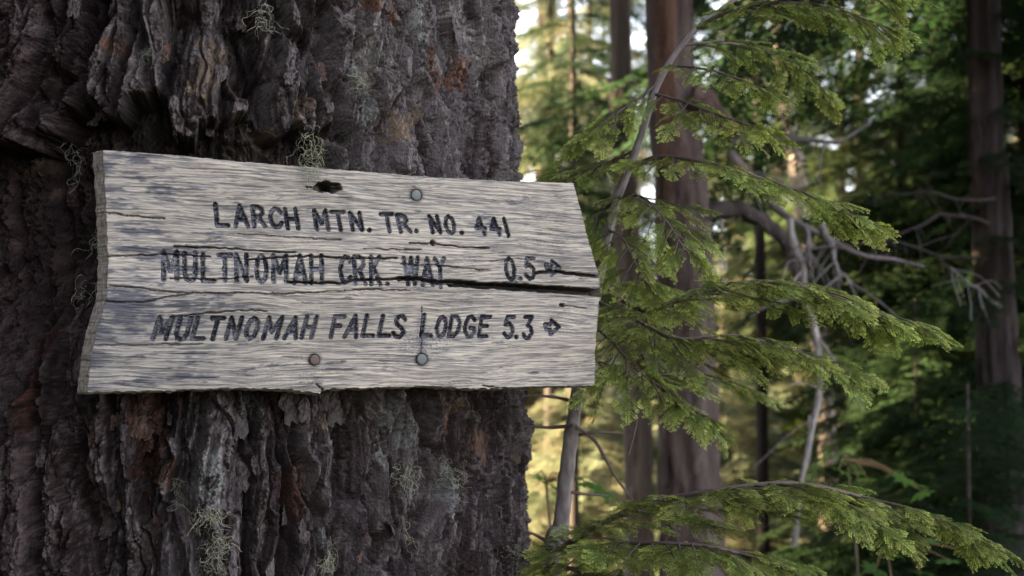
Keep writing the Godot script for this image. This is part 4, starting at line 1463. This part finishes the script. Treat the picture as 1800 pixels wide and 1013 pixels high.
	# deeper forest
	var words := ["dark far conifer nearest the old fir's edge", "far conifer above the sign's right corner", "far conifer framed by the slim and the scarred trunk", "far conifer filling the gap right of the scarred trunk", "far conifer behind the drooping limb's arch", "far conifer behind the thin dark pole's right side", "far conifer left of the pale leaning trunk", "far conifer right of the pale leaning trunk", "far conifer above the dense dark young fir", "far conifer between dead branches and shaded trunk", "far conifer tight against the shaded trunk's left side", "far conifer at the right edge of the view"]
	var xs := [935, 990, 1150, 1275, 1360, 1400, 1350, 1500, 1570, 1640, 1690, 1790]
	for k in words.size():
		var dep := 16.0 + (k * 7 % 12) * 1.6
		var p := at(xs[k] + 15, 600, dep)
		var gy := ground_y(p.x, p.z)
		var t := thing("far_conifer", words[k], "tree", Vector3(p.x, gy, p.z), "conifers deeper in the forest")
		var hh := rng.randf_range(12.0, 16.0)
		var r := rng.randf_range(0.09, 0.17)
		part("trunk", bark_bole([Vector3(0, -0.3, 0), Vector3(rng.randf_range(-0.1, 0.1), hh * 0.5, 0), Vector3(0, hh, 0)], r, r * 0.3, 60 + k, dk0, dk1), M.far_bark, t)
		boughs(t, "crown", rng.randf_range(3.6, 6.0), hh, rng.randf_range(1.4, 2.2), 40 if xs[k] < 1200 else 70, Color(0.032, 0.055, 0.02), 0.4)
	# unseen conifers added to keep sun and sky off the clearing and trunks
	for q in [[-3.6, -0.6, 15.0, 0.6, 2.4, "unseen shade casting conifer left of the old fir", 300], [-4.6, -3.7, 17.0, 0.6, 2.25, "unseen shade casting conifer left behind the old fir", 240], [-3.4, 2.6, 14.0, 0.6, 2.6, "unseen shade conifer at the left side of the clearing before the sign", 200], [-1.6, 6.0, 14.0, 0.8, 2.6, "unseen shade conifer facing the sign from across the clearing", 170], [-3.2, -8.0, 15.0, 2.0, 1.6, "narrow unseen shade conifer hidden behind the old fir, farther back", 200], [-2.8, -5.5, 14.0, 1.0, 1.45, "dense unseen shade conifer hidden behind the old fir, nearer one", 330], [-3.4, -2.3, 15.0, 0.6, 2.1, "bushy unseen shade conifer close on the left of the old fir", 300]]:
		var gy2 := ground_y(q[0], q[1])
		var t := thing("unseen_shade_conifer", q[5], "tree", Vector3(q[0], gy2, q[1]), "unseen conifers added for shade")
		part("trunk", bark_bole([Vector3(0, -0.3, 0), Vector3(0, q[2] * 0.5, 0), Vector3(0, q[2], 0)], 0.2, 0.05, int(q[2]), dk0, dk1), M.far_bark, t)
		boughs(t, "crown", q[3], q[2], q[4], q[6], Color(0.03, 0.055, 0.02), 0.3)

# ------------------------------------------------------------------ broad leaves
func maple_leaf(seed_: int) -> ArrayMesh:
	rng.seed = seed_
	var st := SurfaceTool.new()
	st.begin(Mesh.PRIMITIVE_TRIANGLES)
	var rimp := []
	var lobes := 7
	for k in lobes:
		var a := lerpf(-2.35, 2.35, k / float(lobes - 1))
		var l := 1.0 - 0.10 * absf(a)
		rimp.append([a - 0.13, l * 0.78])
		rimp.append([a, l])
		rimp.append([a + 0.13, l * 0.78])
		if k < lobes - 1:
			rimp.append([a + 0.39, l * 0.60])
	var pts := []
	for q in rimp:
		var r: float = q[1] * rng.randf_range(0.93, 1.05)
		pts.append(Vector3(cos(q[0]) * r, -0.16 * r * r + 0.05 * sin(q[0] * 7.0) * r, sin(q[0]) * r))
	for k in pts.size() - 1:
		for v in [Vector3.ZERO, pts[k], pts[k + 1]]:
			st.set_color(Color(1, 1, 1))
			st.add_vertex(v)
	return st.commit()

func leaf_plant(label: String, spots: Array, size: float, c: Color) -> void:
	var b := at(spots[0][0], spots[0][1], spots[0][2])
	var gy := ground_y(b.x, b.z)
	var t := thing("maple_seedling", label, "plant", Vector3(b.x, gy, b.z), "broad leaved maple seedlings")
	var stems := [Vector3(0, -0.03, 0), Vector3(0.03, (b.y - gy) * 0.6, 0), b - t.position]
	part("stem", limb(stems, 0.006, 0.003, 6, 6, Color(0.12, 0.09, 0.05), Color(0.08, 0.06, 0.04)), M.twig, t)
	var lm := [maple_leaf(5), maple_leaf(8)]
	for q in spots:
		var p := at(q[0], q[1], q[2]) - t.position
		var sm := part("leaf_stalk", limb([b - t.position, (p + b - t.position) * 0.5 + Vector3(0, 0.02, 0), p], 0.0025, 0.0012, 5, 4, Color(0.16, 0.10, 0.05), Color(0.14, 0.09, 0.04)), M.twig, t)
		var o := part("leaf", lm[int(q[0]) % 2], null, t)
		var m: StandardMaterial3D = M.leaf.duplicate()
		m.albedo_color = (c * rng.randf_range(0.8, 1.2)).linear_to_srgb()
		o.material_override = m
		o.position = p
		o.basis = (Basis(Vector3.UP, rng.randf() * TAU) * Basis(Vector3(1, 0, 0), rng.randf_range(-0.2, 0.6)) * Basis(Vector3(0, 0, 1), rng.randf_range(-0.5, 0.1))).scaled(Vector3.ONE * size * rng.randf_range(0.75, 1.15))
		sm.visible = true

# ------------------------------------------------------------------ ground
func build_ground() -> void:
	var n := 150
	var pos := PackedVector3Array()
	var col := PackedColorArray()
	var cn := simplex(88, 4)
	for j in n:
		for i in n:
			var a := (i / float(n - 1) * 2.0 - 1.0)
			var b := (j / float(n - 1) * 2.0 - 1.0)
			var x := signf(a) * pow(absf(a), 2.2) * 260.0
			var z := -signf(b) * pow(absf(b), 2.2) * 260.0 - 6.0
			pos.append(Vector3(x, ground_y(x, z), z))
			var v := clampf(0.5 + cn.get_noise_2d(x * 0.8, z * 0.8) * 1.3, 0.0, 1.0)
			col.append(Color(0.085, 0.060, 0.038).lerp(Color(0.05, 0.058, 0.024), v))
	var o := part("ground", grid_mesh(n, n, pos, col), M.soil, self, "structure")
	tag(o, "brown forest floor with moss and litter falling away behind the trees", "ground")
	# low growth all over it
	rng.seed = 4242
	var pl := []
	var tn := []
	for k in 2600:
		var dep := rng.randf_range(4.2, 24.0)
		var x := rng.randf_range(-0.45, 0.5) * dep
		var z := -dep
		var y := ground_y(x, z)
		var s := rng.randf_range(0.25, 0.6)
		var bs := Basis(Vector3.UP, rng.randf() * TAU) * Basis(Vector3(0, 0, 1), rng.randf_range(0.1, 0.9))
		pl.append(Transform3D(bs.scaled(Vector3.ONE * s), Vector3(x, y - 0.02, z)))
		var g := rng.randf_range(0.6, 1.4)
		tn.append(Color(0.055 * g, 0.085 * g, 0.022 * g))
	var u := multi("undergrowth", bough_meshes[1], M.needle, self, pl, tn)
	tag(u, "ferny green undergrowth covering the forest floor between the trunks", "undergrowth")

# ------------------------------------------------------------------ build
func _ready() -> void:
	var cam := Camera3D.new()
	cam.name = "camera"
	add_child(cam)
	cam.position = EYE
	cam.rotation = Vector3(PITCH, 0, 0)
	var lens := CameraAttributesPhysical.new()
	lens.frustum_focal_length = 59.23
	lens.frustum_focus_distance = 1.74
	lens.frustum_near = 0.05
	lens.frustum_far = 900.0
	lens.exposure_aperture = 8.0
	cam.attributes = lens
	cam.current = true
	var env := Environment.new()
	env.background_mode = Environment.BG_SKY
	env.tonemap_mode = Environment.TONE_MAPPER_LINEAR
	env.tonemap_exposure = 15.5
	env.sdfgi_enabled = true
	env.ssao_enabled = true
	env.ssil_enabled = true
	var sky := Sky.new()
	var sm := ProceduralSkyMaterial.new()
	sm.sky_top_color = Color(0.67, 0.71, 0.82)
	sm.sky_horizon_color = Color(0.90, 0.92, 0.92)
	sm.sky_curve = 0.18
	sm.ground_bottom_color = Color(0.16, 0.15, 0.12)
	sm.ground_horizon_color = Color(0.35, 0.37, 0.35)
	sm.energy_multiplier = 0.52
	sky.sky_material = sm
	env.sky = sky
	var we := WorldEnvironment.new()
	we.name = "environment"
	we.environment = env
	add_child(we)
	var sun := DirectionalLight3D.new()
	sun.name = "sun"
	sun.light_energy = 1.6
	sun.light_color = Color(1.0, 0.91, 0.76)
	sun.light_angular_distance = 0.5
	sun.shadow_enabled = true
	add_child(sun)
	var el := deg_to_rad(34.0)
	var az := deg_to_rad(95.0)
	var toward := Vector3(-sin(az) * cos(el), sin(el), -cos(az) * cos(el))
	sun.look_at_from_position(toward * 50.0, Vector3.ZERO)

	terrain_noise = simplex(9, 3)
	board_o = at(600, 490, 1.75)
	axis = board_o - board_u * 0.03 - board_n * (0.055 + RT)
	make_materials()
	for k in 3:
		spray_meshes.append(make_spray(300 + k))
	bough_meshes.append(make_bough(400, 1.0))
	bough_meshes.append(make_bough(401, 0.8))
	rng.seed = 1
	build_ground()
	build_old_fir()
	build_forest()
	build_sign()
	build_hemlock()
	leaf_plant("maple seedling with flat green leaves beside the young hemlock's stem", [[960, 848, 3.6], [945, 835, 3.7], [1035, 850, 3.5], [1015, 838, 3.6], [985, 842, 3.6], [1060, 862, 3.5]], 0.055, Color(0.075, 0.14, 0.03))
	leaf_plant("maple seedling with bright leaves in front of the dark young firs", [[1490, 812, 4.2], [1475, 825, 4.1], [1510, 830, 4.2], [1525, 842, 4.1], [1565, 828, 4.2], [1590, 840, 4.1], [1612, 852, 4.2], [1625, 866, 4.1], [1515, 860, 4.1]], 0.05, Color(0.085, 0.15, 0.03))
	leaf_plant("dim broad leaved maple seedling under the tip of the lowest hemlock bough", [[1560, 965, 4.2], [1600, 975, 4.1], [1640, 950, 4.2], [1670, 985, 4.1], [1700, 970, 4.2], [1540, 1000, 4.1], [1620, 1005, 4.1]], 0.06, Color(0.06, 0.11, 0.028))
	build_lichen()
